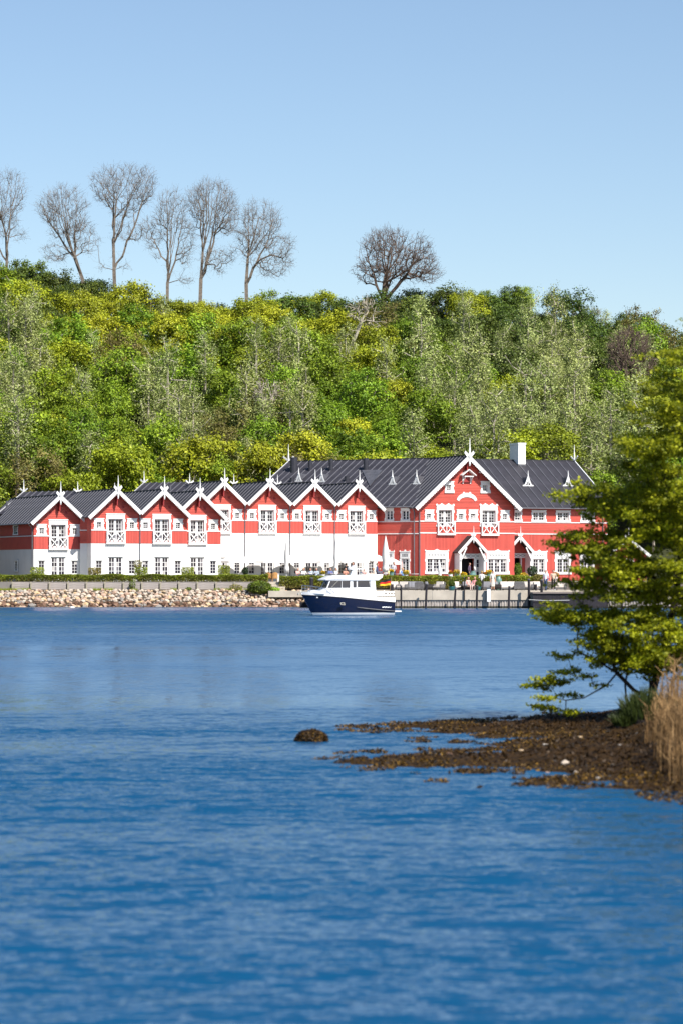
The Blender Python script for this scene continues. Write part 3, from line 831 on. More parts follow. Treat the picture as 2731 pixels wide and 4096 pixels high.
MB().box(-15.5, -.1, -.075, -.035, 6.585, 6.675).build('trim_band', M['white'], h, frs.W)
for k, (px, py, Yp) in enumerate(((28, 2015, 276), (1, 2020, 276))):
    pass
vp = MB().tube([fr.W.inverted() @ at(29, 2032, 276.5), fr.W.inverted() @ at(29, 2004, 276.5)], .11, 8); vp.build('vent_pipe', M['zinc'], h, fr.W)
vp = MB().tube([houses['A3'][1].W.inverted() @ at(682, 1962, 279.5), houses['A3'][1].W.inverted() @ at(682, 1940, 279.5)], .11, 8); vp.build('vent_pipe', M['zinc'], houses['A3'][0], houses['A3'][1].W)

# ------------------------------------------------------------------ main house
MY = 290.0
O = at(1865, 2300, MY); F0 = Frame((O.x, O.y), PHI); W0 = F0.W
mh = bpy.data.objects.new('main_house', None); link(mh, None, W0 @ Matrix.Translation((0, 0, GZ)))
tag(mh, 'large all-red timber house with white carved gable, two porches and dark seamed roof', 'house')
uL, _ = F0.hit(*zz(3, 1175, 900)); uR, _ = F0.hit(*zz(4, 685, 900))
u_apex = F0.hit(1876, 1830, -.94)[0]
zA = 15.05; half = (uR - uL)/2; uc = (uL + uR)/2
zB1 = F0.hit(*zz(4, 300, 752))[1]; zB2 = F0.hit(*zz(4, 300, 857))[1]
MT = .905; EAVE = 5.95
def rect(fr, k, x0, x1, y0, y1):
    ua, z1 = fr.hit(*zz(k, x0, y0)); ub, z0 = fr.hit(*zz(k, x1, y1)); return ua, ub, z0, z1
# collect openings: (outer casing, inner opening, leaves, cols, rows, style)
wins = []
def addwin(k, cx0, cx1, cy0, cy1, ix0, ix1, iy0, iy1, lv, c, r, style, fr=None):
    fr = fr or F0
    wins.append((rect(fr, k, cx0, cx1, cy0, cy1), rect(fr, k, ix0, ix1, iy0, iy1), lv, c, r, style))
addwin(3, 1225, 1308, 645, 745, 1242, 1282, 682, 735, 1, 2, 3, 'plain')
addwin(4, 165, 248, 645, 745, 185, 226, 682, 735, 1, 2, 3, 'plain')
addwin(4, 272, 357, 645, 745, 292, 333, 682, 735, 1, 2, 3, 'plain')
addwin(4, 557, 640, 650, 748, 578, 618, 684, 737, 1, 2, 3, 'plain')
addwin(4, 60, 142, 390, 498, 78, 117, 424, 478, 1, 2, 3, 'plain')
addwin(4, 380, 465, 390, 500, 400, 440, 424, 480, 1, 2, 3, 'plain')
addwin(3, 1228, 1438, 1012, 1222, 1246, 1412, 1085, 1210, 3, 2, 4, 'peak')
addwin(4, 430, 637, 1015, 1226, 448, 612, 1088, 1212, 3, 2, 4, 'peak')
bal = [rect(F0, 3, 1335, 1492, 757, 875), rect(F0, 4, 383, 538, 760, 880)]
bdo = [(rect(F0, 3, 1328, 1487, 605, 750), rect(F0, 3, 1350, 1466, 648, 800)), (rect(F0, 4, 373, 533, 605, 750), rect(F0, 4, 395, 514, 652, 800))]
pd_l, pd_r = F0.hit(*zz(4, 203, 1100))[0], F0.hit(*zz(4, 320, 1100))[0]
pd_top = F0.hit(*zz(4, 250, 1085))[1]
holes = [w[1] for w in wins] + [b[1] for b in bdo] + [(pd_l, pd_r, GZ - .05, pd_top)]
mb = MB(); wall_holes(mb, uL, uR, GZ - .05, zB2, holes, 0, .3); mb.build('lower_cladding', M['red_v'], mh, W0)
mb = MB(); ZE = zA - MT*(half) - .4
wall_holes(mb, uL, uR, zB2 + .001, ZE, holes, -.002, .3)
# gable triangle, split at the attic window rows
aw = [w for w in wins if w[0][2] > ZE - .2]
z_a0, z_a1 = min(w[1][2] for w in aw), max(w[1][3] for w in aw)
def gu(z): return (zA - .2 - z)/MT
def trap(za, zb, ua0, ua1, ub0, ub1): mb.prism([(ua0, -.002, za), (ua1, -.002, za), (ub1, -.002, zb), (ub0, -.002, zb)], (0, .302, 0))
trap(ZE + .001, z_a0, max(uL, u_apex - gu(ZE)), min(uR, u_apex + gu(ZE)), max(uL, u_apex - gu(z_a0)), min(uR, u_apex + gu(z_a0)))
a0, a1 = sorted(aw, key=lambda w: w[1][0])
trap(z_a0, z_a1, u_apex - gu(z_a0), a0[1][0], u_apex - gu(z_a1), a0[1][0])
trap(z_a0, z_a1, a0[1][1], a1[1][0], a0[1][1], a1[1][0])
trap(z_a0, z_a1, a1[1][1], u_apex + gu(z_a0), a1[1][1], u_apex + gu(z_a1))
mb.prism([(u_apex - gu(z_a1), -.002, z_a1), (u_apex + gu(z_a1), -.002, z_a1), (u_apex, -.002, zA - .2)], (0, .302, 0))
mb.build('upper_cladding', M['red_h'], mh, W0)
# body behind
LB = 12.0
mb = MB(); mb.box(uL, uL + .3, .301, LB, GZ - .05, zA - .25 - MT*half); mb.box(uR - .3, uR, .301, LB, GZ - .05, zA - .25 - MT*half)
mb.prism([(uL + .3, LB - .3, GZ - .05), (uR - .3, LB - .3, GZ - .05), (uR - .3, LB - .3, zA - .3 - MT*half), (uc, LB - .3, zA - .3), (uL + .3, LB - .3, zA - .3 - MT*half)], (0, .3, 0))
mb.build('side_walls', M['red_h'], mh, W0)
for a_, b_ in ((uL - .04, bdo[0][0][0]), (bdo[0][0][1], bdo[1][0][0]), (bdo[1][0][1], uR + .04)): MB().box(a_, b_, -.05, -.004, zB1 - .05, zB1 + .05).build('trim_band', M['white'], mh, W0)
for a_, b_ in ((uL - .04, bal[0][0]), (bal[0][1], bal[1][0]), (bal[1][1], uR + .04)): MB().box(a_, b_, -.05, -.004, zB2 - .05, zB2 + .05).build('trim_band', M['white'], mh, W0)
def put_windows(ws, fr):
    for o, i, lv, c, r, style in ws:
        w = casing(mh, fr, *i, *o, style)
        sash(w, fr, *i, lv, c, r, fw=.055 if lv == 1 else .07)
        if style == 'peak':                           # lattice frieze above the panes
            q = MB(); n = lv*2; uu = np.linspace(i[0] + .05, i[1] - .05, n + 1); zc = (i[3] + o[3] - .1)/2 + .02; hh = .13
            for a, b in zip(uu, uu[1:]):
                q.bar((a + .03, -.07, zc - hh), (b - .03, -.07, zc + hh), .035, .02, up=(0,1,0)); q.bar((a + .03, -.07, zc + hh), (b - .03, -.07, zc - hh), .035, .02, up=(0,1,0))
            q.build('lattice', M['zinc'], w, fr.W)
put_windows(wins, F0)
for (o, i), b in zip(bdo, bal):
    w = casing(mh, F0, i[0], i[1], i[2], i[3], o[0], o[1], i[2], o[3], 'crown', name='balcony_door')
    sash(w, F0, i[0], i[1], i[2], i[3], 2, 2, 5, y=.17, fw=.10)
    balcony(mh, F0, b[0], b[1], b[2], b[3], .26)
# arched ornament, hoist canopy
mb = MB(); ua, zt = F0.hit(*zz(4, 165, 487)); ub, zb_ = F0.hit(*zz(4, 350, 580)); c = (ua + ub)/2; hw = (ub - ua)/2
arc = []
for k in range(13):
    th = math.pi*(0.06 + 0.88*k/12); arc.append((math.cos(th), math.sin(th)))
for (p, q) in zip(arc, arc[1:]):
    H = (zt - zb_)
    mb.prism([(c + p[0]*hw*.78, -.06, zb_ + p[1]*H*.50), (c + q[0]*hw*.78, -.06, zb_ + q[1]*H*.50), (c + q[0]*hw, -.06, zb_ + q[1]*H*.86 + .06), (c + p[0]*hw, -.06, zb_ + p[1]*H*.86 + .06)], (0, .056, 0))
for s in (-1, 1): mb.box(c + s*hw*.30 - .09, c + s*hw*.30 + .09, -.07, -.004, zb_ + H*.70, zt)
mb.build('arched_ornament', M['white'], mh, W0)
ua, zt = F0.hit(*zz(4, 222, 290), -.6); ub, zb_ = F0.hit(*zz(4, 332, 350), -.6); c = (ua + ub)/2
can = MB(); 
for s in (-1, 1): can.pbox((c + s*.78, -.75, zb_ + .06), (-s*.78, 0, zt - zb_ - .06), (0, .70, 0), (0, 0, .09))
can = can.build('hoist_canopy', M['white'], mh, W0)
q = MB()
for s in (-1, 1):
    q.bar((c + s*.42, -.04, zb_ - .62), (c + s*.42, -.62, zb_ - .02), .09, .08, up=(1, 0, 0)); q.box(c + s*.42 - .05, c + s*.42 + .05, -.10, -.004, zb_ - .72, zb_ + .1)
q.box(c - .5, c + .5, -.66, -.58, zb_ - .04, zb_ + .06); q.build('bracket', M['white'], can, W0)
MB().box(c - .30, c + .30, -.03, -.004, zb_ - .6, zb_ + .1).build('hatch', M['red_dark'], can, W0)
# gable roof
sl = math.sqrt(1 + MT**2); n = 15; wst = (LB + .85)/n
for s in (-1, 1):
    roof_strips(mh, W0, (u_apex + s*EAVE, -.85, zA - MT*EAVE), (0, 1, 0), (-s, 0, MT), wst, [(0, EAVE*sl)]*n)
    barge(mh, W0, (u_apex, zA + .04), (u_apex + s*(EAVE + .03), zA + .04 - MT*(EAVE + .03)), -.94, w=.34, cross=.62, scallop=.22, th=.08)
    for f in (.26, .93):                              # rafter ends
        uu = u_apex + s*EAVE*f; zz_ = zA - MT*EAVE*f - .38
        MB().box(uu - .07, uu + .07, -.84, -.004, zz_, zz_ + .16).build('rafter_end', M['white'], mh, W0)
        MB().box(uu - .05 - s*.1, uu + .05 - s*.1, -.10, -.004, zz_ - .65, zz_ - .003).build('bracket_post', M['red_dark'], mh, W0)
MB().box(u_apex - .10, u_apex + .10, -.85, LB, zA - .02, zA + .06).build('ridge_cap', M['ventpipe'], mh, W0)
finial(mh, W0, (u_apex, -1.0, zA), 1.75, 1.1, .09)
MB().box(u_apex - .05, u_apex + .05, -.45, -.004, zA - 1.9, zA - .5).build('king_post', M['red_dark'], mh, W0)
q = MB().tube([(uL + .02, -.12, 9.3), (uL + .02, -.12, GZ)], .05, 6); q.build('downpipe', M['pipe'], mh, W0)

# left wing (turned toward the row houses)
pc = F0.W @ Vector((uL, 0, 0)); F1 = Frame((pc.x, pc.y), TH); W1 = F1.W       # origin = right end
RUN1 = 9.5; zE1 = F1.hit(*zz(3, 1100, 618))[1] + .26; zR1 = 15.1; T1 = (zR1 - zE1)/RUN1
ULW = -26.0
u1l = F1.hit(*zz(3, 802, 900))[0]
zb1, zb2 = F1.hit(*zz(3, 1100, 752))[1], F1.hit(*zz(3, 1100, 861))[1]
w1 = []
def addw1(*a):
    global wins
    keep = wins; wins = w1; addwin(*a, fr=F1); wins = keep
addw1(3, 870, 950, 632, 746, 884, 940, 655, 738, 2, 1, 3, 'plain')
addw1(3, 1013, 1093, 632, 746, 1027, 1083, 655, 738, 2, 1, 3, 'plain')
addw1(3, 868, 955, 1018, 1222, 885, 940, 1085, 1212, 2, 1, 5, 'peak')
addw1(3, 1005, 1097, 1018, 1218, 1022, 1082, 1085, 1206, 2, 1, 5, 'peak')
hl = [w[1] for w in w1]
mb = MB(); wall_holes(mb, u1l, 0, GZ - .05, zb2, hl, 0, .3); mb.build('wing_lower_cladding', M['red_v'], mh, W1)
mb = MB(); wall_holes(mb, u1l, 0, zb2 + .001, zE1 - .11, hl, -.002, .3); mb.build('wing_upper_cladding', M['red_h'], mh, W1)
MB().box(u1l - .95, u1l - .003, .0, .3, GZ - .05, zb2).build('corner_wall', M['plaster'], mh, W1)
MB().box(u1l - .95, u1l - .003, -.002, .3, zb2 + .001, zE1 - .11).build('corner_cladding', M['red_h'], mh, W1)
for z in (zb1, zb2): MB().box(u1l - .95, -.02, -.05, -.004, z - .045, z + .045).build('trim_band', M['white'], mh, W1)
put_windows(w1, F1)
MB().box(ULW + .5, u1l - 1.0, .8, 1.0, GZ, zE1 - .1).box(ULW + .5, ULW + .8, 1.0, 2*RUN1 - 1, GZ, zE1 - .1).build('hidden_wing_wall', M['red_v'], mh, W1)
sl1 = math.sqrt(1 + T1*T1); nst = 31; wst = (-ULW)/nst
rg = []
valley = 2.285
for i in range(nst):
    k = -(ULW + (i + .5)*wst)
    m = min(RUN1, valley*k + .3)
    rg.append((-.45*sl1, m*sl1))
ul_ridge = F1.hit(1158, 1840, RUN1)[0]
i0 = max(0, int((ul_ridge - ULW)/wst)); ULr = ULW + i0*wst
roof_strips(mh, W1, (ULr, 0, zE1), (1, 0, 0), (0, 1, T1), wst, rg[i0:])
roof_strips(mh, W1, (ULr, 2*RUN1, zE1), (1, 0, 0), (0, -1, T1), wst, [(0, RUN1*sl1)]*(nst - i0 - 5))
MB().box(ULr, -4.3, RUN1 - .1, RUN1 + .1, zR1 - .03, zR1 + .06).build('ridge_cap', M['ventpipe'], mh, W1)
q = MB().pbox((ULr - .08, -.45, zE1 - .45*T1 - .25), (0, RUN1 + .45, T1*(RUN1 + .45)), (.08, 0, 0), (0, 0, .33)); q.build('bargeboard', M['white'], mh, W1)
q = MB().prism([(ULr + .4, .6, GZ), (ULr + .4, 2*RUN1 - .6, GZ), (ULr + .4, 2*RUN1 - .6, zE1), (ULr + .4, RUN1, zR1 - .3), (ULr + .4, .6, zE1)], (.3, 0, 0)); q.build('end_wall', M['red_h'], mh, W1)
f = finial(mh, W1, (ULr - .05, RUN1, zR1), 1.9, .3, .08)
for s in (-1, 1): MB().bar((ULr - .05, RUN1, zR1 + .1), (ULr - .05 + s*.62, RUN1 + s*.1, zR1 + .55), .15, .06, up=(0, 1, 0)).build('crossed_tip', M['white'], f, W1)
q = MB().tube([(-.6, -.5, zE1 - .3), (u1l - .3, -.5, zE1 - .3)], .07, 6); q.build('gutter', M['pipe'], mh, W1)
q = MB().tube([(-.55, -.5, zE1 - .32), (-.5, -.1, zE1 - .8), (-.5, -.1, GZ)], .05, 6); q.build('downpipe', M['pipe'], mh, W1)

# right wing
pr = F0.W @ Vector((uR, 2.4, 0)); F2 = Frame((pr.x, pr.y), PHI); W2 = F2.W
u2r = F2.hit(*zz(4, 1515, 800))[0]
zE2 = F2.hit(*zz(4, 900, 632))[1] + .32; RUN2 = 8.7; zR2 = 15.15; T2 = (zR2 - zE2)/RUN2
zc1, zc2 = F2.hit(*zz(4, 1000, 762))[1], F2.hit(*zz(4, 1000, 865))[1]
w2 = []
def addw2(*a):
    global wins
    keep = wins; wins = w2; addwin(*a, fr=F2); wins = keep
addw2(4, 620, 752, 648, 756, 634, 738, 668, 744, 2, 2, 3, 'plain')
addw2(4, 835, 968, 650, 758, 850, 952, 668, 746, 2, 2, 3, 'plain')
addw2(4, 1053, 1185, 652, 760, 1068, 1170, 670, 748, 2, 2, 3, 'plain')
addw2(4, 1273, 1405, 656, 764, 1288, 1390, 674, 752, 2, 2, 3, 'plain')
addw2(4, 832, 976, 1018, 1226, 850, 952, 1088, 1212, 2, 2, 4, 'peak')
addw2(4, 1043, 1192, 1020, 1226, 1066, 1170, 1088, 1212, 2, 2, 4, 'peak')
addw2(4, 1265, 1405, 1024, 1228, 1284, 1388, 1090, 1212, 2, 2, 4, 'peak')
d2l, d2r = F2.hit(*zz(4, 640, 1100))[0], F2.hit(*zz(4, 738, 1100))[0]
hl = [w[1] for w in w2] + [(d2l, d2r, GZ - .05, F2.hit(*zz(4, 700, 1080))[1])]
UL2 = -.6
hl = [(max(UL2 + .02, h[0]), h[1], h[2], h[3]) for h in hl]
w2[0] = ((max(UL2 + .05, w2[0][0][0]), *w2[0][0][1:]), (max(UL2 + .1, w2[0][1][0]), *w2[0][1][1:]), *w2[0][2:])
mb = MB(); wall_holes(mb, UL2, u2r, GZ - .05, zc2, hl, 0, .3); mb.build('wing_lower_cladding', M['red_v'], mh, W2)
mb = MB(); wall_holes(mb, UL2, u2r, zc2 + .001, zE2 - .11, hl, -.002, .3); mb.build('wing_upper_cladding', M['red_h'], mh, W2)
mb = MB(); mb.prism([(u2r - .3, .301, GZ), (u2r - .3, 2*RUN2 - .4, GZ), (u2r - .3, 2*RUN2 - .4, zE2 - .1), (u2r - .3, RUN2, zR2 - .3), (u2r - .3, .301, zE2 - .1)], (.3, 0, 0)); mb.build('end_wall', M['red_h'], mh, W2)
for z in (zc1, zc2): MB().box(UL2, u2r + .04, -.05, -.004, z - .045, z + .045).build('trim_band', M['white'], mh, W2)
put_windows(w2, F2)
sl2 = math.sqrt(1 + T2*T2); wst = 1.02; ue = u2r + .55; OH2 = .55
n_l = 6; n_r = int(round((ue - UL2)/wst)); wst = (ue - UL2)/n_r; rg = []
for i in range(-n_l, n_r):
    k = -(UL2 + (i + .5)*wst) + .0
    uu = UL2 + (i)*wst
    m0 = -OH2*sl2 if i >= 0 else max(0, (-i - .2)*wst*RUN2/6.1)*sl2
    rg.append((m0, RUN2*sl2))
roof_strips(mh, W2, (UL2 - n_l*wst, 0, zE2), (1, 0, 0), (0, 1, T2), wst, rg)
roof_strips(mh, W2, (UL2, 2*RUN2, zE2), (1, 0, 0), (0, -1, T2), wst, [(0, RUN2*sl2)]*n_r)
MB().box(UL2 - 5.5, ue, RUN2 - .1, RUN2 + .1, zR2 - .03, zR2 + .06).build('ridge_cap', M['ventpipe'], mh, W2)
q = MB().pbox((ue, -OH2, zE2 - OH2*T2 - .22), (0, RUN2 + OH2, T2*(RUN2 + OH2)), (.08, 0, 0), (0, 0, .33)); q.pbox((ue, 2*RUN2, zE2 - .22), (0, -RUN2, T2*RUN2), (.08, 0, 0), (0, 0, .33)); q.build('bargeboard', M['white'], mh, W2)
f = finial(mh, W2, (ue + .05, RUN2, zR2), 1.75, .4, .08)
for s in (-1, 1): MB().bar((ue + .05, RUN2, zR2), (ue + .05, RUN2 + s*.8, zR2 + .5), .15, .06, up=(1, 0, 0)).build('crossed_tip', M['white'], f, W2)
q = MB().tube([(UL2 + .8, -OH2 - .05, zE2 - OH2*T2 - .05), (ue, -OH2 - .05, zE2 - OH2*T2 - .05)], .06, 6); q.build('gutter', M['pipe'], mh, W2)
ud = F2.hit(*zz(4, 1473, 900))[0]; MB().tube([(ud, -.1, zE2 - .3), (ud, -.1, GZ)], .05, 6).build('downpipe', M['pipe'], mh, W2)
# chimney
def on_roof(fr, zE, T, px, py):
    """point of the roof slope (z = zE + T*y) seen at px, py, in frame coordinates"""
    d = Vector(((px - CXP)/FPX, 1, (YH - py)/FPX)); c = Vector((0, 0, CH))
    Wi = fr.W.inverted(); c2 = Wi @ c; d2 = Wi.to_3x3() @ d
    k = (zE + T*c2.y - c2.z)/(d2.z - T*d2.y)
    return c2 + d2*k
p = on_roof(F2, zE2, T2, *zz(4, 748, 250)); pl = on_roof(F2, zE2, T2, *zz(4, 716, 250)); 
hw = p.x - pl.x
ch = MB().box(p.x - hw, p.x + hw, p.y - .1, p.y + 2.0, p.z - .6, 17.0 - .25).build('chimney', M['white'], mh, W2)
MB().box(p.x - hw - .05, p.x + hw + .05, p.y - .15, p.y + 2.05, 16.753, 16.95).build('chimney_cap', M['white'], ch, W2)
MB().box(p.x - hw - .03, p.x + hw + .03, p.y - .13, p.y + 2.03, p.z - .5, p.z + .12).build('flashing', M['zinc'], ch, W2)
# small pointed dormers
def dormer(fr, zE, T, px, py, w=.95, h=1.35):
    p = on_roof(fr, zE, T, px, py); W = fr.W
    b = MB(); hw = w/2; hr = h*.62; dpt = hr/T
    a, c2, tp = Vector((p.x - hw*.62, p.y, p.z)), Vector((p.x + hw*.62, p.y, p.z)), Vector((p.x, p.y, p.z + hr))
    bk = Vector((p.x, p.y + dpt, p.z + hr)); bl = a + Vector((0, .02, -.02)); br_ = c2 + Vector((0, .02, -.02))
    b.tri(a, tp, bk); b.tri(c2, bk, tp); b.tri(a, c2, tp, 1); b.quad(a, bk, c2, bl + Vector((0, 0, -.1)))
    d = b.build('dormer', [M['zinc'], M['dark_in']], mh, W)
    q = MB()
    for s in (-1, 1):                                # flared verge
        pts = [(p.x + s*hw*1.08, p.y - .06, p.z - .02), (p.x + s*hw*.62, p.y - .06, p.z + .06), (p.x + s*hw*.34, p.y - .06, p.z + hr*.42), (p.x, p.y - .06, p.z + hr*1.05)]
        for a_, b_ in zip(pts, pts[1:]): q.bar(a_, b_, .15, .06, up=(0, 1, 0))
    q.box(p.x - hw*.9, p.x + hw*.9, p.y - .085, p.y - .02, p.z - .05, p.z + .06); q.box(p.x - .04, p.x + .04, p.y - .07, p.y - .02, p.z, p.z + hr*.8)
    q.tube([(p.x, p.y - .06, p.z + hr*.9), (p.x, p.y - .06, p.z + hr*1.2), (p.x, p.y - .06, p.z + h + .15)], [.09, .06, .02], 6)
    q.build('dormer_verge', M['white'], d, W)
for x, y in ((804, 432), (1163, 432)): dormer(F2, zE2, T2, *zz(4, x, y), 1.15, 1.45)
for x, y in ((940, 418), (1156, 415), (308, 396), (104, 392)): dormer(F1, zE1, T1, *zz(3, x, y), .85, 1.3)
# vent pipes on the left wing roof
for k, x, y0, y1, w in ((2, 1290, 300, 180, .40), (2, 1437, 292, 208, .23), (3, 390, 292, 196, .23), (3, 700, 290, 190, .26), (3, 530, 388, 352, .25), (2, 1275, 392, 365, .25)):
    p = on_roof(F1, zE1, T1, *zz(k, x, y0)); hgt = (y0 - y1)/2.24/38.5
    v = MB().lathe([(w, -.4), (w, hgt), (w*1.04, hgt + .002), (w*1.04, hgt + .06)], p, 14).build('vent_pipe', M['ventpipe'], mh, W1)
# grey flashing in the valley over the last row house
p0, p1, p2 = [on_roof(F1, zE1, T1, *zz(3, x, y)) + Vector((0, -.02, .09)) for x, y in ((665, 300), (850, 298), (735, 445))]
MB().prism([p0, p1, p2], (0, 0, .02)).build('valley_flashing', M['zinc'], mh, W1)

# porches
def porch(fr, k, ax, ay, lx, ly, rx, ry, depth, door_l, door_r, zt, wallside):
    ua, za = fr.hit(*zz(k, ax, ay), -depth); ul, zl = fr.hit(*zz(k, lx, ly), -depth); ur, zr = fr.hit(*zz(k, rx, ry), -depth)
    W = fr.W; hwid = ((ua - ul) + (ur - ua))/2; tn = (za - (zl + zr)/2)/hwid
    ul, ur, zf = ua - hwid, ua + hwid, za - tn*hwid
    p = MB()
    for s in (-1, 1): p.pbox((ua + s*hwid, -depth + .08, zf), (-s*hwid, 0, tn*hwid), (0, depth - .09, 0), (0, 0, .08))
    p = p.build('porch', M['porch_roof'], mh, W)
    for s in (-1, 1): barge(p, W, (ua, za + .12), (ua + s*(hwid + .05), za + .12 - tn*(hwid + .05)), -depth, w=.22, cross=.34, scallop=.15, th=.06)
    finial(p, W, (ua, -depth - .05, za + .1), .95, .8, .05)
    for s in (-1, 1):
        MB().box(ua + s*(hwid - .32) - .10, ua + s*(hwid - .32) + .10, -depth + .2, -.02, GZ, zf - .02).build('side_wall', M['white'], p, W)
        MB().bar((ua + s*(hwid - .30), -depth + .12, zf - .75), (ua + s*(hwid - .95), -depth + .12, zf + tn*.55), .12, .08, up=(0, 1, 0)).build('brace', M['white'], p, W)
    MB().box(door_l - .18, door_r + .9, -.06, -.006, zt + .02, zt + .50).build('door_head', M['white'], p, W)
    q = MB(); uu = np.linspace(door_l, door_r + .7, 5)
    for a, b in zip(uu, uu[1:]): q.bar((a, -.08, zt + .12), (b, -.08, zt + .40), .03, .02, up=(0,1,0)); q.bar((a, -.08, zt + .40), (b, -.08, zt + .12), .03, .02, up=(0,1,0))
    q.build('lattice', M['zinc'], p, W)
    MB().box(door_l - .15, door_l, -.06, .28, GZ, zt + .02).box(door_r, door_r + .12, -.06, .28, GZ, zt + .02).build('door_frame', M['white'], p, W)
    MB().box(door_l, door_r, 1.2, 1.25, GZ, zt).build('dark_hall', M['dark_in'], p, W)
    return p
porch(F0, 4, 318, 885, 178, 1040, 445, 1030, 1.5, pd_l, pd_r, pd_top, 1)
d2t = F2.hit(*zz(4, 700, 1080))[1]
porch(F2, 4, 738, 885, 600, 1035, 860, 1030, 1.5, max(UL2 + .02, d2l), d2r, d2t, 1)
# opened glazed door leaf of the first porch
dl = MB().box(pd_r + .10, pd_r + .16, -.09, -.03, GZ + .05, pd_top).build('door_leaf', M['white'], mh, W0)
sash(dl, F0, pd_r + .15, F0.hit(*zz(4, 398, 1100))[0], GZ + .05, pd_top, 1, 2, 5, y=-.10, fw=.10)
# wall lamp pot
# small outbuilding glimpsed through the tree on the right
pb = at(2508, 2300, 296); F3 = Frame((pb.x, pb.y), math.radians(8)); W3 = F3.W
ob = bpy.data.objects.new('outbuilding', None); link(ob, None, W3 @ Matrix.Translation((0, 0, GZ)))
tag(ob, 'low red shed with white gable boards showing through the leaves beside the main house', 'shed')
ua, za = F3.hit(2508, 2150)
mb = MB(); mb.prism([(-2, 0, GZ), (2, 0, GZ), (2, 0, za - 1.7), (0, 0, za - .15), (-2, 0, za - 1.7)], (0, 5, 0)); mb.build('wall', M['red_v'], ob, W3)
for s in (-1, 1):
    roof_strips(ob, W3, (s*2.4, -.4, za - 2.4*.78), (0, 1, 0), (-s, 0, .78), .9, [(0, 2.4*1.268)]*6)
    barge(ob, W3, (0, za + .05), (s*2.42, za + .05 - 2.42*.78), -.48, w=.25)
finial(ob, W3, (0, -.5, za), 1.0, .6)
w = casing(ob, F3, -.5, .5, 3.2, 4.4, -.65, .65, 3.1, 4.6, 'plain'); sash(w, F3, -.5, .5, 3.2, 4.4, 2, 2, 3, y=-.05)
# ------------------------------------------------------------------ motor boat
YAW = math.radians(15)
BL = 6.85
bow = at(1180 + 100/3.484, 2379, 212.6)
fwd = Vector((-math.cos(YAW), -math.sin(YAW), 0))
borg = Vector((bow.x, bow.y, 0)) - fwd*BL
WB = Matrix.Translation((borg.x, borg.y, 0)) @ Matrix.Rotation(math.pi + YAW, 4, 'Z')
boat = bpy.data.objects.new('motor_boat', None); link(boat, None, WB)
tag(boat, 'navy blue hulled motor boat with white wheelhouse and striped stern flag on the water', 'boat')
def shp(u):
    return (1 - max(0, (u - .30)/.70)**2.3)**0.85 if u < 1 else 0.012
def lerp_tab(tab, x): return interp(tab, x)
sheer = [(0, .95), (2.2, 1.15), (4, 1.33), (5.4, 1.44), (6.85, 1.52)]
gun = [(0, 1.32), (1.4, 1.36), (2.6, 1.50), (4, 1.62), (6.95, 1.76)]
rowsd = [('keel', 5.5, .25, lambda x: -.35), ('wl', 5.98, 1.02, lambda x: -.02), ('boot', 6.12, 1.08, lambda x: .19), ('mid', 6.5, 1.18, lambda x: .19 + (interp(sheer, x) - .19)*.5),
         ('sheer', 6.85, 1.25, lambda x: interp(sheer, x)), ('gun', 6.93, 1.20, lambda x: interp(gun, x))]
US = list(np.linspace(0, 1, 25))
def hull_row(r, s):
    _, xe, b, zf = r
    return [(u*xe, s*max(.012, b*shp(u)*(1 if r[0] != 'keel' else 1)), zf(u*xe)) for u in US]
hm = MB(); bt = MB(); tp = MB()
for s in (1, -1):
    hm.grid([hull_row(rowsd[2], s), hull_row(rowsd[3], s), hull_row(rowsd[4], s)])
    bt.grid([hull_row(rowsd[0], s), hull_row(rowsd[1], s), hull_row(rowsd[2], s)])
    tp.grid([hull_row(rowsd[4], s), hull_row(rowsd[5], s)])
def transom(mb, i, j):
    a, b = hull_row(rowsd[i], 1)[0], hull_row(rowsd[j], 1)[0]
    mb.quad(a, (a[0], -a[1], a[2]), (b[0], -b[1], b[2]), b)
transom(hm, 2, 3); transom(hm, 3, 4); transom(bt, 0, 1); transom(bt, 1, 2); transom(tp, 4, 5)
for x in (6.85,):                                     # close the stem
    pass
hm.tube([(6.12, 0, .19), (6.5, 0, .85), (6.86, 0, 1.52)], .03, 6)
hull = hm.build('hull', M['navy'], boat, WB, smooth=True)
bt.build('boot_stripe', M['gel'], boat, WB, smooth=True)
tp.tube([(6.86, 0, 1.50), (6.94, 0, 1.77)], .04, 6)
top = tp.build('topsides', M['gel'], boat, WB, smooth=True)
dk = MB()                                             # decks
g = hull_row(rowsd[5], 1)
for a, b in zip(g, g[1:]):
    za, zb = a[2] - (.06 if a[0] > 2.2 else .25), b[2] - (.06 if b[0] > 2.2 else .25)
    dk.quad((a[0], a[1]*.985, za), (b[0], b[1]*.985, zb), (b[0], -b[1]*.985, zb), (a[0], -a[1]*.985, za))
dk.build('deck', M['gel'], boat, WB)
rb = MB()                                             # rub rail at the sheer and spray rail low aft
sr = hull_row(rowsd[4], 1)
for s in (1, -1): rb.tube([(p[0], s*(p[1] + .012), p[2]) for p in sr], .026, 5)
rb.build('rub_rail', M['rubber'], boat, WB)
sp_ = MB()
for s in (1, -1): sp_.tube([(2.95, s*1.20, .60), (2.2, s*1.205, .50), (1.0, s*1.19, .38), (0.0, s*1.17, .30)], [.02, .045, .04, .03], 6)
sp_.build('spray_rail', M['rubber'], boat, WB)
pt = MB()
for s in (1, -1): pt.prism([(3.88, s*1.235, .76), (4.22, s*1.228, .79), (4.25, s*1.226, .96), (3.93, s*1.235, .96)], (0, s*.03, 0))
ph = pt.build('porthole', M['steel'], boat, WB)
q = MB()
for s in (1, -1): q.prism([(3.95, s*1.262, .80), (4.15, s*1.256, .82), (4.18, s*1.254, .92), (3.98, s*1.262, .92)], (0, s*.008, 0))
q.build('porthole_glass', M['bglass'], ph, WB)
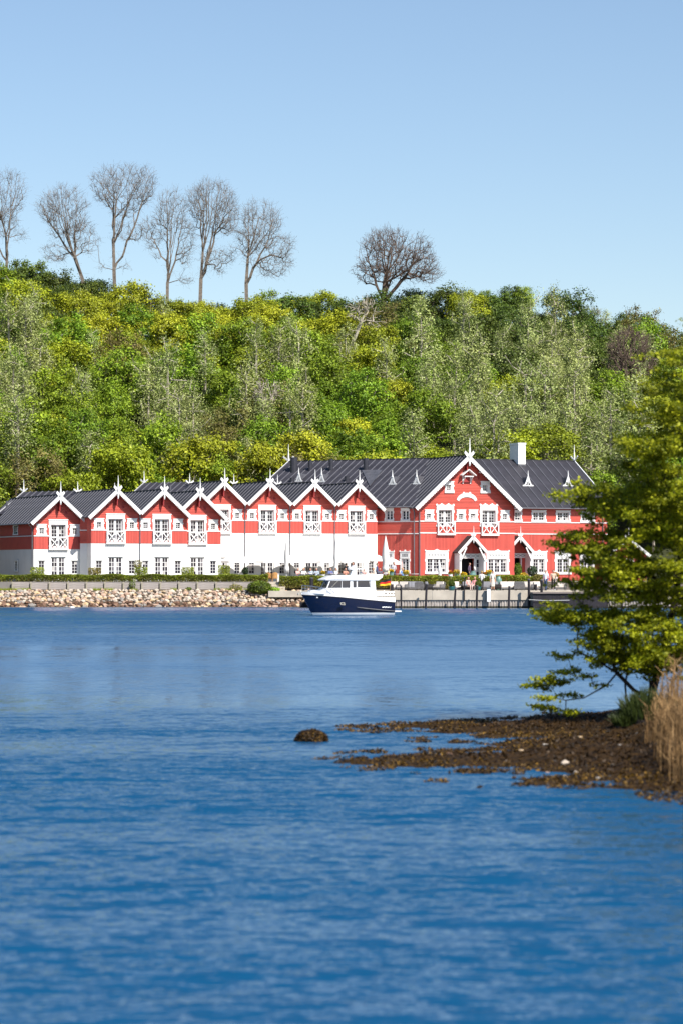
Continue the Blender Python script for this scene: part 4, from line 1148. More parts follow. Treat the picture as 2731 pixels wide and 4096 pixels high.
# swim platform
MB().box(-.55, -.01, -.95, .95, .24, .33).build('swim_platform', M['gel'], boat, WB)
# cabin trunk with foredeck rise
def sect(prof, ys):
    mb = MB(); mb.grid([[(x, y, z) for x, z in prof] for y in ys]); return mb
ct = MB()
prof_lo = [(1.35, 1.1), (5.9, 1.3), (5.55, 1.86), (5.30, 2.02), (1.47, 2.02)]
def slab(mb, prof, y0, y1, inset_top=0.0):
    n = len(prof)
    L_ = [(x, y0, z) for x, z in prof]; R_ = [(x, y1, z) for x, z in prof]
    mb.prism(L_, (0, y1 - y0, 0))
ys = {1.35: .98, 1.47: .97, 5.9: .55, 5.55: .74, 5.30: .90}
n_ = len(prof_lo); prof_lo = [(1.35, 1.1), (4.4, 1.2), (5.9, 1.3), (5.55, 1.86), (5.30, 2.02), (4.4, 2.02), (1.47, 2.02)]; ys[4.4] = .97; n_ = 7
for s in (1, -1): ct.v += [(x, s*ys[x], z) for x, z in prof_lo]
for idx in ((0, 1, 5, 6), (1, 2, 3), (1, 3, 4, 5)): ct.f.append(idx); ct.m.append(0); ct.f.append(tuple(i + n_ for i in reversed(idx))); ct.m.append(0)
for i in range(n_): j = (i + 1) % n_; ct.f.append((j, i, i + n_, j + n_)); ct.m.append(0)
ct.build('cabin_trunk', M['gel'], boat, WB)
fd = MB(); fd.prism([(6.45, -.25, 1.66), (6.45, .25, 1.66), (5.55, .93, 1.60), (5.35, .93, 1.60), (5.35, -.93, 1.60), (5.55, -.93, 1.60)], (-.12, 0, .22)); fd.build('foredeck_hatch', M['gel'], boat, WB)
wh = MB(); slab(wh, [(1.50, 2.023), (5.22, 2.023), (4.98, 2.60), (1.60, 2.60)], -.93, .93); wh = wh.build('wheelhouse', M['gel'], boat, WB)
def side_win(x0, x1, z0, z1, rake0=0.0, rake1=0.0, name='window'):
    q = MB()
    for s in (1, -1): q.prism([(x0, s*.931, z0), (x1, s*.931, z0), (x1 + rake1, s*.931, z1), (x0 + rake0, s*.931, z1)], (0, s*.012, 0))
    return q.build(name, M['bglass'], wh, WB)
side_win(3.42, 4.02, 2.05, 2.56, 0, 0); side_win(4.06, 5.12, 2.05, 2.56, 0, -.20)
side_win(2.93, 3.18, 2.07, 2.56); side_win(1.88, 2.84, 2.09, 2.56, .06, 0)
q = MB()
for a, b in ((-.88, -.32), (-.28, .28), (.32, .88)):
    q.prism([(5.225, a, 2.05), (5.225, b, 2.05), (5.0, b, 2.56), (5.0, a, 2.56)], (.012, 0, .005))
q.build('windscreen', M['bglass'], wh, WB)
q = MB()
for s in (1, -1): q.bar((4.85, s*.95, 2.08), (4.35, s*.95, 2.56), .025, .02, up=(0, 1, 0)); q.bar((5.28, s*.4, 2.06), (5.1, s*.1, 2.5), .03, .02, up=(1, 0, 0))
q.build('wiper', M['steel'], wh, WB)
q = MB()
for s in (1, -1): q.prism([(1.36, s*.97, 1.1), (1.80, s*.97, 1.1), (1.86, s*.97, 2.6), (1.50, s*.97, 2.6)], (0, s*.02, 0))
q.build('aft_pillar', M['gel'], wh, WB)
rf = MB()                                             # roof with turned-down rim
ring_lo = [(5.42, .78), (5.30, .98), (1.25, 1.02), (1.25, -1.02), (5.30, -.98), (5.42, -.78)]
ring_md = [(5.46, .78), (5.33, 1.03), (0.98, 1.06), (0.98, -1.06), (5.33, -1.03), (5.46, -.78)]
ring_hi = [(4.9, .6), (4.7, .86), (0.85, .9), (0.85, -.9), (4.7, -.86), (4.9, -.6)]
z_lo, z_md, z_hi = [2.60]*6, [2.66, 2.68, 2.80, 2.80, 2.68, 2.66], [2.93, 2.96, 3.04, 3.04, 2.96, 2.93]
R3 = [[(x, y, z) for (x, y), z in zip(rg_, zs)] for rg_, zs in ((ring_lo, z_lo), (ring_md, z_md), (ring_hi, z_hi))]
for a, b in zip(R3, R3[1:]):
    for i in range(6): j = (i+1) % 6; rf.quad(a[i], a[j], b[j], b[i])
n0 = len(rf.v); rf.v += R3[2]; rf.f.append(tuple(range(n0, n0+6))); rf.m.append(0)
n0 = len(rf.v); rf.v += R3[0]; rf.f.append(tuple(reversed(range(n0, n0+6)))); rf.m.append(0)
roof = rf.build('roof', M['gel'], boat, WB)
MB().box(3.9, 4.75, -.4, .4, 2.99, 3.03).build('roof_hatch', M['bglass'], roof, WB)
# radar arch
ra = MB(); ra.prism([(2.75, -.16, 3.0), (3.15, -.16, 3.0), (2.98, -.16, 3.42), (2.80, -.16, 3.42)], (0, .32, 0)); ra = ra.build('radar_mast', M['gel'], boat, WB)
MB().lathe([(.28, 0), (.30, .05), (.30, .15), (.22, .20)], (3.05, 0, 3.40), 16).build('radar_dome', M['gel'], ra, WB)
MB().box(2.1, 3.3, -.12, .12, 3.425, 3.50).build('mast_wing', M['gel'], ra, WB)
MB().tube([(2.3, 0, 3.0), (2.3, 0, 3.43)], .03, 6).tube([(2.2, .1, 3.5), (2.15, .1, 4.3)], .012, 5).build('antenna', M['steel'], ra, WB)
MB().lathe([(.16, 0), (.16, .12), (.08, .2)], (2.45, .5, 3.02), 10).build('horn', M['steel'], ra, WB)
# bow pulpit
q = MB(); gz = lambda x: interp(gun, x)
for s in (1, -1):
    path = [(4.9, s*.93, gz(4.9) + .30), (5.6, s*.66, gz(5.6) + .40), (6.3, s*.36, gz(6.3) + .46), (6.85, s*.05, gz(6.85) + .48)]
    q.tube(path, .018, 5)
    q.tube([(x, y, z - .22) for x, y, z in path], .012, 5)
    for x, y, z in path + [(6.6, s*.2, gz(6.6) + .47)]: q.tube([(x, y, z - .46), (x, y, z)], .016, 5)
    q.tube([(4.9, s*.93, gz(4.9) + .30), (4.6, s*.98, gz(4.6))], .018, 5)
q.build('bow_rail', M['steel'], boat, WB)
an = MB(); an.bar((6.7, 0, 1.78), (7.2, 0, 1.62), .12, .06); an.bar((7.15, -.14, 1.55), (7.15, .14, 1.55), .06, .14); an.build('anchor', M['steel'], boat, WB)
# cockpit rail
q = MB(); pts = [(1.36, .0), (.02, .0)]
for s in (1, -1):
    for z in (1.70, 1.52): q.tube([(1.33, s*1.12, z), (.05, s*1.10, z)], .016, 5)
    for x in (1.33, 1.05, .78, .52, .28, .05): q.tube([(x, s*1.11, 1.3), (x, s*1.11, 1.70)], .016, 5)
for z in (1.70, 1.52): q.tube([(.05, 1.10, z), (.05, -1.10, z)], .016, 5)
q.build('cockpit_rail', M['steel'], boat, WB)
MB().box(.25, 1.3, -.95, .95, 1.08, 1.30).build('cockpit_bench', M['rubber'], boat, WB)
# stern flag
M['wood'] = mat('varnished_wood', (0.35, 0.24, 0.13), 0.4, 0.2, 6)
M['fl_k'] = mat('flag_black', (0.012, 0.012, 0.014), 0.8, 0.1); M['fl_r'] = mat('flag_red', (0.62, 0.015, 0.012), 0.8, 0.1); M['fl_g'] = mat('flag_gold', (0.75, 0.48, 0.02), 0.8, 0.1)
sf = MB().tube([(.35, .9, 1.5), (.22, .9, 2.85)], .022, 6).build('flag_staff', M['wood'], boat, WB)
fgm = MB(); NX, NZ = 14, 9
def fp(i, j):
    u, v = i/NX, j/NZ
    return (.26 + u*.84 + .01*math.sin(v*3), .9 + .10*math.sin(u*7 + v*1.5)*u, 2.70 - v*.48 - .05*u*u - .16*u*(1 - v)*.8 + .02*math.sin(u*9))
for j in range(NZ):
    for i in range(NX): fgm.quad(fp(i, j), fp(i+1, j), fp(i+1, j+1), fp(i, j+1), 0 if j < 3 else (1 if j < 6 else 2))
fgm.build('flag', [M['fl_k'], M['fl_r'], M['fl_g']], sf, WB, smooth=True)
# hull lettering
cu = bpy.data.curves.new('hull_lettering', 'FONT'); cu.body = 'SARGO'; cu.size = .27; cu.extrude = .004; cu.shear = .25; cu.offset = .012; cu.space_character = 1.08
to = bpy.data.objects.new('lettering_curve', cu); COL.objects.link(to)
dg = bpy.context.evaluated_depsgraph_get(); dg.update()
me = bpy.data.meshes.new_from_object(to.evaluated_get(dg)); bpy.data.objects.remove(to); bpy.data.curves.remove(cu)
me.name = 'hull_lettering'; me.materials.clear(); me.materials.append(M['gel'])
xs_ = [v.co.x for v in me.vertices]; wid = max(xs_) - min(xs_)
o = bpy.data.objects.new('hull_lettering', me)
sc = .72/wid
link(o, hull, WB @ Matrix.Translation((1.02, 1.196, .56)) @ Matrix.Rotation(math.pi, 4, 'Z') @ Matrix.Rotation(math.radians(90 - 8), 4, 'X') @ Matrix.Diagonal((sc, sc, 1, 1)))
# ------------------------------------------------------------------ vegetation
M['bark'] = mat('grey_bark', (0.20, 0.165, 0.135), 0.9, 0.25, 3, 0.4, 12)
M['bark_pale'] = mat('pale_bark', (0.42, 0.37, 0.30), 0.9, 0.2, 3)
M['bark_brown'] = mat('brown_bark', (0.15, 0.105, 0.08), 0.9, 0.25, 3)
M['bark_dark'] = mat('dark_bark', (0.035, 0.026, 0.022), 0.9, 0.25, 3)
LM = {
 'bright': leaf_mat('leaf_fresh_green', (0.105, 0.180, 0.010), (0.34, 0.445, 0.028)),
 'lime':   leaf_mat('leaf_lime', (0.19, 0.225, 0.010), (0.50, 0.52, 0.026)),
 'silver': leaf_mat('leaf_silver', (0.22, 0.265, 0.070), (0.53, 0.57, 0.20), .22, .15),
 'dark':   leaf_mat('leaf_deep_green', (0.045, 0.078, 0.010), (0.145, 0.19, 0.022)),
 'olive':  leaf_mat('leaf_olive_bud', (0.14, 0.125, 0.03), (0.30, 0.26, 0.07), .25, .15),
 'ever':   leaf_mat('leaf_evergreen', (0.015, 0.035, 0.014), (0.055, 0.09, 0.03), .15, .15),
 'fore':   leaf_mat('leaf_fore_tree', (0.13, 0.17, 0.008), (0.50, 0.51, 0.016), .36, 0, .55, 1.6),
 'hedge':  leaf_mat('leaf_hedge', (0.14, 0.19, 0.015), (0.36, 0.39, 0.04), .3, .1),
 'hedge2': leaf_mat('leaf_hedge_brownish', (0.13, 0.12, 0.025), (0.36, 0.30, 0.08), .3, .1),
 'tuft':   leaf_mat('leaf_dark_grass', (0.016, 0.028, 0.006), (0.06, 0.085, 0.014), .2, 0),
 'box':    leaf_mat('leaf_box', (0.05, 0.09, 0.010), (0.17, 0.22, 0.02), .25, .1),
}
def mst(rng, nodes, parents, pts, bf=0.35, up=0.0):
    """connect attractor points to the growing skeleton: nearest node, weighed by path length"""
    nodes = [np.array(n, float) for n in nodes]; parents = list(parents)
    pl = [0.0]
    for i in range(1, len(nodes)): pl.append(pl[parents[i]] + np.linalg.norm(nodes[i] - nodes[parents[i]]))
    P = np.array(pts, float); n = len(P)
    best = np.full(n, 1e9); par = np.zeros(n, int); done = np.zeros(n, bool)
    def relax(i):
        d = np.linalg.norm(P - nodes[i], axis=1)
        c = d*(1 + up*(1 - (P[:, 2] - nodes[i][2])/np.maximum(d, 1e-6))) + bf*pl[i]
        k = (c < best) & ~done
        best[k] = c[k]; par[k] = i
    for i in range(len(nodes)): relax(i)
    for _ in range(n):
        b = np.where(done, 1e12, best); j = int(np.argmin(b))
        done[j] = True; p = par[j]
        d = np.linalg.norm(P[j] - nodes[p])
        steps = max(1, int(d/1.2))
        for s in range(1, steps + 1):
            q = nodes[par[j]] + (P[j] - nodes[par[j]])*(s/steps)
            if s < steps: q = q + rng.normal(size=3)*.06*d*0.35
            nodes.append(q); parents.append(p); pl.append(pl[p] + d/steps); p = len(nodes) - 1
            relax(p)
    return np.array(nodes), np.array(parents)

def limb_mesh(name, nodes, parents, rtip, expo, mt, sides=3, rmax=None):
    n = len(nodes); cnt = np.zeros(n)
    kids = np.zeros(n, int)
    for i in range(1, n): kids[parents[i]] += 1
    for i in range(n - 1, 0, -1):
        if kids[i] == 0: cnt[i] += 1
        cnt[parents[i]] += cnt[i]
    rad = rtip*np.maximum(cnt, 1)**expo
    if rmax: rad = np.minimum(rad, rmax)
    i = np.arange(1, n); p = parents[1:]
    a, b = nodes[p], nodes[i]; ra, rb = np.minimum(rad[p], rad[i]*1.35), rad[i]
    d = unit(b - a); ref = np.where(np.abs(d[:, 2:3]) < .9, np.array([[0, 0, 1.]]), np.array([[1., 0, 0]]))
    u = unit(np.cross(d, ref)); w = np.cross(d, u)
    V = []
    for s in range(sides):
        t0, t1 = 2*math.pi*s/sides, 2*math.pi*(s+1)/sides
        e0 = u*math.cos(t0) + w*math.sin(t0); e1 = u*math.cos(t1) + w*math.sin(t1)
        V.append(np.stack([a + e0*ra[:, None], a + e1*ra[:, None], b + d*rb[:, None]*.3 + e1*rb[:, None], b + d*rb[:, None]*.3 + e0*rb[:, None]], axis=1))
    V = np.stack(V, axis=1).reshape(-1, 3)
    return np_mesh(name, V, 4, mt)

def ellipsoid_pts(rng, n, c, r, shell=0.0):
    v = unit(rng.normal(size=(n, 3))); k = rng.uniform(shell, 1, size=(n, 1))**(1/2.2)
    return np.array(c) + v*k*np.array(r)

def leafy_proto(kind, seed):
    rng = np.random.default_rng(seed)
    if kind in ('bright', 'lime', 'olive'):
        H, r, nc, m, sz, sg = 9.0, (3.1, 3.1, 3.5), 64, 125, .135, .40
        cz = 5.6; bark = 'bark'
        if kind == 'olive': m, sz, bark = 70, .12, 'bark_brown'
    elif kind == 'silver':
        H, r, nc, m, sz, sg = 11.5, (1.5, 1.5, 5.0), 74, 46, .105, .27
        cz = 6.9; bark = 'bark_pale'
    elif kind == 'dark':
        H, r, nc, m, sz, sg = 7.0, (3.2, 3.2, 2.9), 70, 120, .125, .36
        cz = 4.0; bark = 'bark_brown'
    else:
        H, r, nc, m, sz, sg = 7.5, (2.7, 2.7, 3.2), 50, 80, .15, .42
        cz = 4.2; bark = 'bark_dark'
    c = ellipsoid_pts(rng, nc, (0, 0, cz), r, .25)
    # uneven outline: lobes
    lob = unit(rng.normal(size=(5, 3)))
    dirs = unit(c - np.array((0, 0, cz)))
    c = c + dirs*(np.max(dirs @ lob.T, axis=1, keepdims=True) - .6)*r[0]*.30
    if kind == 'silver':
        c[:, 2] += np.abs(rng.normal(size=nc))*.4
        k = (c[:, 2] - 2)/(H - 1); c[:, :2] *= np.clip(1.25 - .75*np.clip(k, 0, 1.2), .25, 1.2)[:, None]; c[:, :2] += rng.normal(size=(nc, 2))*.45
    c[:, 2] = np.maximum(c[:, 2], 1.0)
    trunk = [(0, 0, -1.0), (.05, .03, 1.0), (.1, -.05, 2.2), (.05, .1, 3.4 if kind != 'silver' else 4.5)]
    par = [0, 0, 1, 2]
    if kind == 'silver': trunk += [(0, .05, 7), (.05, 0, 9.5)]; par += [3, 4]
    nodes, parents = mst(rng, trunk, par, c, .25)
    limbs = limb_mesh('trunk', nodes, parents, .036 if kind == 'silver' else .028, .42, M[bark], 4)
    ctr = np.repeat(c, m, axis=0)
    s = np.array([sg, sg, sg*(1.5 if kind == 'silver' else .8)])*np.repeat(rng.uniform(.7, 1.3, size=(nc, 1)), m, axis=0)
    pos = ctr + rng.normal(size=(len(ctr), 3))*s
    out = unit(pos - np.array((0, 0, cz - 1)))*.7 + unit(pos - ctr)*.9
    lv = leaf_verts(rng, pos, sz, out, .35)
    crown = np_mesh('crown', lv, 4, LM[kind])
    return limbs, crown

protos = {k: [leafy_proto(k, 100*i + j) for j in range(nn)] for i, (k, nn) in enumerate((('bright', 4), ('lime', 2), ('silver', 4), ('dark', 4), ('olive', 2), ('ever', 2)))}
TREE_LABEL = {
 'bright': ('broadleaf_tree', 'broadleaf tree in fresh green leaf on the wooded hillside', 'fresh green trees on the hill'),
 'lime': ('broadleaf_tree', 'yellow-lime leafing tree on the wooded hillside', 'lime coloured trees on the hill'),
 'silver': ('poplar_tree', 'slender silvery grey-green poplar with pale trunk on the hillside', 'silvery poplars on the hill'),
 'dark': ('hawthorn_tree', 'low dense dark green thicket tree on the hillside', 'dark green thicket trees on the hill'),
 'olive': ('budding_tree', 'brownish olive tree just coming into bud on the hillside', 'olive budding trees on the hill'),
 'ever': ('evergreen_shrub', 'blackish green evergreen shrub below the bare trees on the hill crest', 'evergreen shrubs on the hill crest')}
def leafy(kind, loc, sc, rz, scz=None):
    nm, lab, grp = TREE_LABEL[kind]
    limbs, crown = R.choice(protos[kind])
    W = Matrix.Translation(loc) @ Matrix.Rotation(rz, 4, 'Z') @ Matrix.Diagonal((sc, sc, scz or sc, 1))
    e = bpy.data.objects.new(nm, None); link(e, None, W); tag(e, lab, 'tree', grp)
    for n_, me in (('trunk', limbs), ('crown', crown)):
        o = bpy.data.objects.new(n_, me); COL.objects.link(o); o.parent = e
    return e
BLOBS = [  # painted-by-eye regions of the wood: px, py, rx, ry, kind, weight
 (60, 1600, 150, 280, 'silver', 2.2), (330, 1420, 110, 140, 'silver', 1.6), (640, 1330, 60, 110, 'silver', 1.5), (720, 1720, 240, 120, 'silver', 1.8), (430, 1780, 150, 100, 'silver', .7),
 (1000, 1560, 120, 150, 'silver', 1.5), (1180, 1370, 80, 130, 'silver', 2), (1050, 1820, 200, 80, 'silver', .8), (1400, 1540, 45, 90, 'silver', 1.2),
 (2050, 1660, 300, 170, 'silver', 3), (2230, 1520, 150, 150, 'silver', 2.6), (2430, 1700, 110, 190, 'silver', 2), (1860, 1620, 110, 120, 'silver', 1.3),
 (600, 1330, 420, 120, 'lime', 5), (900, 1330, 250, 90, 'lime', 1.4), (1440, 1480, 120, 110, 'lime', 2.2), (1370, 1620, 60, 60, 'lime', 1.6),
 (350, 1550, 220, 220, 'bright', 2.6), (760, 1430, 320, 140, 'bright', 2.8), (1600, 1600, 200, 190, 'bright', 3), (1250, 1720, 200, 150, 'bright', 1.2), (2480, 1560, 90, 120, 'bright', 1.3), (1170, 1240, 120, 60, 'bright', 1.5), (150, 1800, 120, 100, 'bright', 1), (1500, 1780, 200, 90, 'bright', 1.3),
 (2000, 1290, 520, 110, 'dark', 9), (2380, 1300, 260, 130, 'dark', 6), (1330, 1260, 80, 70, 'dark', 1.2), (130, 1170, 220, 75, 'dark', 9), (400, 1500, 90, 90, 'dark', 1.2), (2620, 1500, 130, 250, 'dark', 2.5), (860, 1640, 90, 90, 'dark', .8),
 (60, 1260, 90, 60, 'olive', 2.2), (1620, 1340, 90, 80, 'olive', 2.4), (1100, 1240, 80, 50, 'olive', 1.6), (800, 1780, 150, 80, 'olive', 1), (1030, 1690, 100, 90, 'olive', 1.2), (2180, 1230, 80, 40, 'olive', 1)]
def pick_kind(px, py):
    w = {k: (0.40 if k in ('bright', 'lime') else .10) for k in ('bright', 'lime', 'silver', 'dark', 'olive')}
    w['ever'] = 0
    for bx, by, rx, ry, k, wt in BLOBS:
        w[k] += wt*(1.9 if k == 'silver' else 1)*math.exp(-(((px - bx)/rx)**2 + ((py - by)/ry)**2))
    ks = list(w); return R.choices(ks, [w[k]**1.1 for k in ks])[0]
Y = 313.0; row = 0
while Y < 398:
    hw = 1365.5/FPX*Y*1.06 + 3
    X = -hw + R.uniform(0, 3)
    while X < hw:
        yy = Y + R.uniform(-2.4, 2.4)
        if yy > 395: yy = 395
        z = hz(X, yy); px = CXP + X*FPX/yy; py = YH - (z + 5 - CH)*FPX/yy
        k = pick_kind(px, py)
        topz = CH + (YH - interp(TOPS, px) + 25)*yy/FPX
        sc = R.uniform(.78, 1.2); hh = {'bright': 9, 'lime': 9, 'olive': 9, 'silver': 12, 'dark': 7, 'ever': 7.5}[k]
        if Y < 325: sc *= 1.1
        if z + hh*sc > topz + 1.0: sc = max(.45, (topz + R.uniform(-.6, 1.0) - z)/hh)
        leafy(k, (X, yy, z - .2), sc, R.uniform(0, 6.28), sc*R.uniform(.9, 1.12))
        X += R.uniform(3.1, 5.3)*(.72 if k == 'silver' else 1)
    Y += 6.6; row += 1
R_keep = R; R = random.Random(99)
for Y in np.arange(313, 398, 8.5):
    hw = 1365.5/FPX*Y*1.06 + 3
    for X in list(np.arange(hw + 3, hw + 17, 5.5)) + list(np.arange(-hw - 14, -hw - 2, 5.5)):
        yy = min(395, Y + R.uniform(-2.5, 2.5)); xx = X + R.uniform(-1.5, 1.5)
        leafy(R.choice(('bright', 'dark', 'dark', 'silver', 'lime')), (xx, yy, hz(xx, yy) - .2), R.uniform(.75, 1.05), R.uniform(0, 6.28))
R = R_keep
# evergreen shrubs at the left part of the crest and by the oak
for px, py, s in ((60, 1070, 1.0), (125, 1075, 1.1), (190, 1090, .9), (255, 1110, .8), (300, 1120, .75), (350, 1110, .9), (410, 1115, .8), (560, 1165, .7), (620, 1190, .6), (860, 1210, .7), (740, 1205, .55), (1640, 1150, .9), (1690, 1165, .9), (1750, 1160, .9), (1600, 1190, .7)):
    Yc = R.uniform(392, 400); p = at(px, py, Yc)
    leafy('ever', (p.x, Yc, p.z - 7.0*s), s, R.uniform(0, 6.28))
for X_, Y_, s_ in ((-36.5, 266.5, 1.1), (-38.5, 272, 1.25), (-39.5, 278, 1.3), (-41.0, 284, 1.2)):  # evergreens added left of the frame to keep sky light off the end wall
    t_ = leafy('ever', (X_, Y_, GZ - .2), s_, R.uniform(0, 6.28)); tag(t_, 'unseen dark evergreen added to shade the end wall of the low house', 'tree', 'unseen evergreens added to shade the end house')
# a few leafy heads breaking the skyline on the right
for px, py, k, s in ((1935, 1165, 'bright', .45), (2050, 1140, 'dark', .75), (2090, 1150, 'bright', .6), (2345, 1210, 'olive', .6), (2530, 1245, 'dark', .9), (2500, 1265, 'ever', .7), (1230, 1180, 'bright', .6), (1860, 1160, 'dark', .8), (1040, 1190, 'olive', .5)):
    Yc = 396; p = at(px, py, Yc); hh = {'bright': 9.3, 'dark': 7.2, 'olive': 9.3, 'ever': 7.6}[k]
    leafy(k, (p.x, Yc, p.z - hh*s), s, R.uniform(0, 6.28))

# bare trees on the crest
def bare_tree(name, label, base_px, base_py, trunk_px, crown, Y, seed, n=760, dense=1.0, bark='bark', fork=.40, rtip=.0075, twig=.75, cat='tree', shell=.35, drop=4.0, up=.9, limbs=9, taper=True, ex=.46, low=True, grp='tall leafless trees on the hill crest'):
    """trunk_px: polyline of the trunk; crown: list of ellipses (cx, cy, rx, ry) in photo pixels at distance Y"""
    rng = np.random.default_rng(seed); k = Y/FPX
    loc = lambda px, py, dy=0: np.array(((px - CXP)*k, Y + dy, CH + (YH - py)*k))
    b = loc(base_px, base_py); b[2] -= drop
    nodes = [b] + [loc(base_px, base_py)]; par = [0, 0]
    for px, py in trunk_px: nodes.append(loc(px, py, rng.uniform(-.3, .3))); par.append(len(nodes) - 2)
    if low:
        for fx in (-1, 1, 1, -1):
            t_ = trunk_px[rng.integers(0, max(1, len(trunk_px) - 1))]; crown = crown + [(t_[0] + fx*rng.uniform(30, 75), t_[1] - rng.uniform(-10, 50), rng.uniform(16, 34), rng.uniform(9, 20))]
    pts = []
    tot = sum(c[2]*c[3] for c in crown)
    for cx, cy, rx, ry in crown:
        m = max(8, int(n*rx*ry/tot))
        p = ellipsoid_pts(rng, m, (0, 0, 0), (rx*k, rx*k*.85, ry*k), shell)
        tt = np.clip((p[:, 2]/(ry*k) + 1)/2, 0, 1); p[:, 0] *= (.72 + .42*tt if taper else 1); p[:, 1] *= (.7 + .4*tt if taper else 1)
        pts.append(p + loc(cx, cy))
    pts = np.concatenate(pts)
    nt = len(nodes)
    for i in range(limbs):
        s0 = int(rng.integers(max(1, nt//2 - 1), nt)); e_ = pts[rng.integers(0, len(pts))]
        for _ in range(6):
            c_ = pts[rng.integers(0, len(pts))]
            if c_[2] + .3*abs(c_[0] - nodes[s0][0]) > e_[2] + .3*abs(e_[0] - nodes[s0][0]): e_ = c_
        a_ = nodes[s0]; ds = np.linalg.norm(e_ - a_); ctl = a_*.55 + e_*.45 + np.array((e_[0] - a_[0], e_[1] - a_[1], 0))*.22 + np.array((0, 0, -.02*ds))
        pr_ = s0; ns_ = max(4, int(ds/1.1))
        for j in range(1, ns_ + 1):
            t = j/ns_; nodes.append(a_*(1-t)**2 + ctl*2*t*(1-t) + e_*t*t + rng.normal(size=3)*.10); par.append(pr_); pr_ = len(nodes) - 1
    nn, pp = mst(rng, nodes, par, pts, .22, up)
    # fine twigs
    kids = np.bincount(pp[1:], minlength=len(nn))
    tips = np.where(kids <= 1)[0]; tips = tips[tips > nt]
    cen = np.mean(pts, axis=0)
    N2, P2 = [nn], [pp]; base = len(nn)
    for r in range(int(4*dense)):
        d = unit(unit(nn[tips] - cen)*.5 + rng.normal(size=(len(tips), 3))*.6 + np.array((0, 0, .45)))
        q = nn[tips] + d*twig*rng.uniform(.5, 1.3, size=(len(tips), 1))
        N2.append(q); P2.append(tips)
        if r % 2 == 0:
            idx = np.arange(base, base + len(tips)); base += len(tips)
            q2 = q + unit(d + rng.normal(size=d.shape)*.6)*twig*.6
            N2.append(q2); P2.append(idx); base += len(tips)
        else: base += len(tips)
    nn, pp = np.concatenate(N2), np.concatenate(P2)
    # children must come after parents: order already satisfies it
    e = empty(name, Vector(b), 0, label, cat, grp)
    T = limb_mesh('branches', nn, pp, rtip, ex, M[bark], 3)
    link(bpy.data.objects.new('branches', T), e, Matrix.Identity(4))
    return e
q = 1.742
S = lambda *a: [(x*q, y*q) for x, y in a]
def CR(*a): return [(c[0]*q, c[1]*q, c[2]*q, c[3]*q) for c in a]
bare_tree('bare_tree', 'tall leafless tree standing first in the row above the evergreen shrubs', 10*q, 690*q, S((17, 600), (14, 540), (5, 500)), CR((15, 450, 48, 62), (-20, 480, 40, 60), (5, 520, 40, 30)), 397, 1, 640, up=.6, limbs=8)
bare_tree('bare_tree', 'leaning leafless tree with twin trunk and fan-shaped crown', 205*q, 700*q, S((190, 640), (172, 590), (155, 540), (150, 500)), CR((150, 490, 55, 62), (190, 545, 30, 40), (115, 480, 30, 35), (130, 580, 40, 22)), 396, 2, 760, up=.8, limbs=12)
bare_tree('bare_tree', 'tallest leafless tree with straight pale trunk and broad vase crown', 265*q, 690*q, S((263, 620), (262, 560), (264, 500), (268, 460)), CR((285, 440, 68, 62), (245, 430, 40, 45), (330, 430, 32, 45), (300, 530, 45, 25)), 397, 3, 820, up=.6, limbs=10)
bare_tree('bare_tree', 'forked leafless tree with crooked limbs between two taller bare trees', 385*q, 710*q, S((385, 650), (390, 610), (400, 560), (410, 500)), CR((395, 490, 40, 52), (352, 535, 26, 45), (425, 560, 22, 60)), 396, 4, 560, up=.35, limbs=7, shell=.2)
bare_tree('bare_tree', 'leafless tree with dark trunk and dense upright round crown', 460*q, 710*q, S((462, 640), (466, 580), (480, 530), (488, 480)), CR((490, 475, 56, 62), (455, 470, 30, 40), (520, 500, 32, 45), (500, 595, 45, 22)), 397, 5, 860, up=.7, limbs=12)
bare_tree('bare_tree', 'leafless tree with double trunk and wide crown drooping to the right', 567*q, 720*q, S((566, 650), (570, 590), (585, 540), (595, 500)), CR((600, 520, 52, 62), (640, 570, 40, 35), (575, 560, 30, 50), (630, 610, 52, 30)), 396, 6, 820, up=.3, limbs=12, shell=.25)
bare_tree('oak_tree', 'lone rounded leafless oak with dense brown twigs on the crest', 880*q, 690*q, S((882, 650), (885, 630)), CR((910, 590, 92, 62), (880, 560, 50, 36), (950, 610, 60, 40), (850, 625, 48, 28), (985, 632, 30, 22)), 396, 7, 1150, 1.0, 'bark_brown', rtip=.011, twig=.7, shell=.1, up=.35, taper=False, limbs=14, low=False)
bare_tree('dead_tree', 'bleached dead tree leaning to the right in the green slope', 805*q, 797*q, S((818, 765), (830, 735), (842, 708)), CR((838, 720, 30, 26), (858, 745, 22, 10), (815, 720, 14, 24)), 366, 8, 46, .5, 'bark_pale', rtip=.03, twig=.8, drop=1.5, limbs=3, low=False, grp='bare trees in the slope')
bare_tree('bare_tree', 'brown twiggy leafless tree with pale trunk in the dark thicket', 1447*q, 905*q, S((1446, 870), (1444, 830), (1448, 800)), CR((1447, 800, 48, 46), (1470, 840, 40, 26), (1420, 830, 30, 40)), 352, 9, 520, 1.0, 'bark_brown', rtip=.016, twig=.6, drop=2.0, grp='bare trees in the slope')
bare_tree('bare_tree', 'pale bare sapling group among the poplars above the tall gables', 612*q, 985*q, S((610, 950), (613, 920)), CR((612, 905, 28, 36),), 336, 10, 120, .6, 'bark_pale', rtip=.02, twig=.5, drop=5.0, limbs=3, low=False, grp='bare trees in the slope')

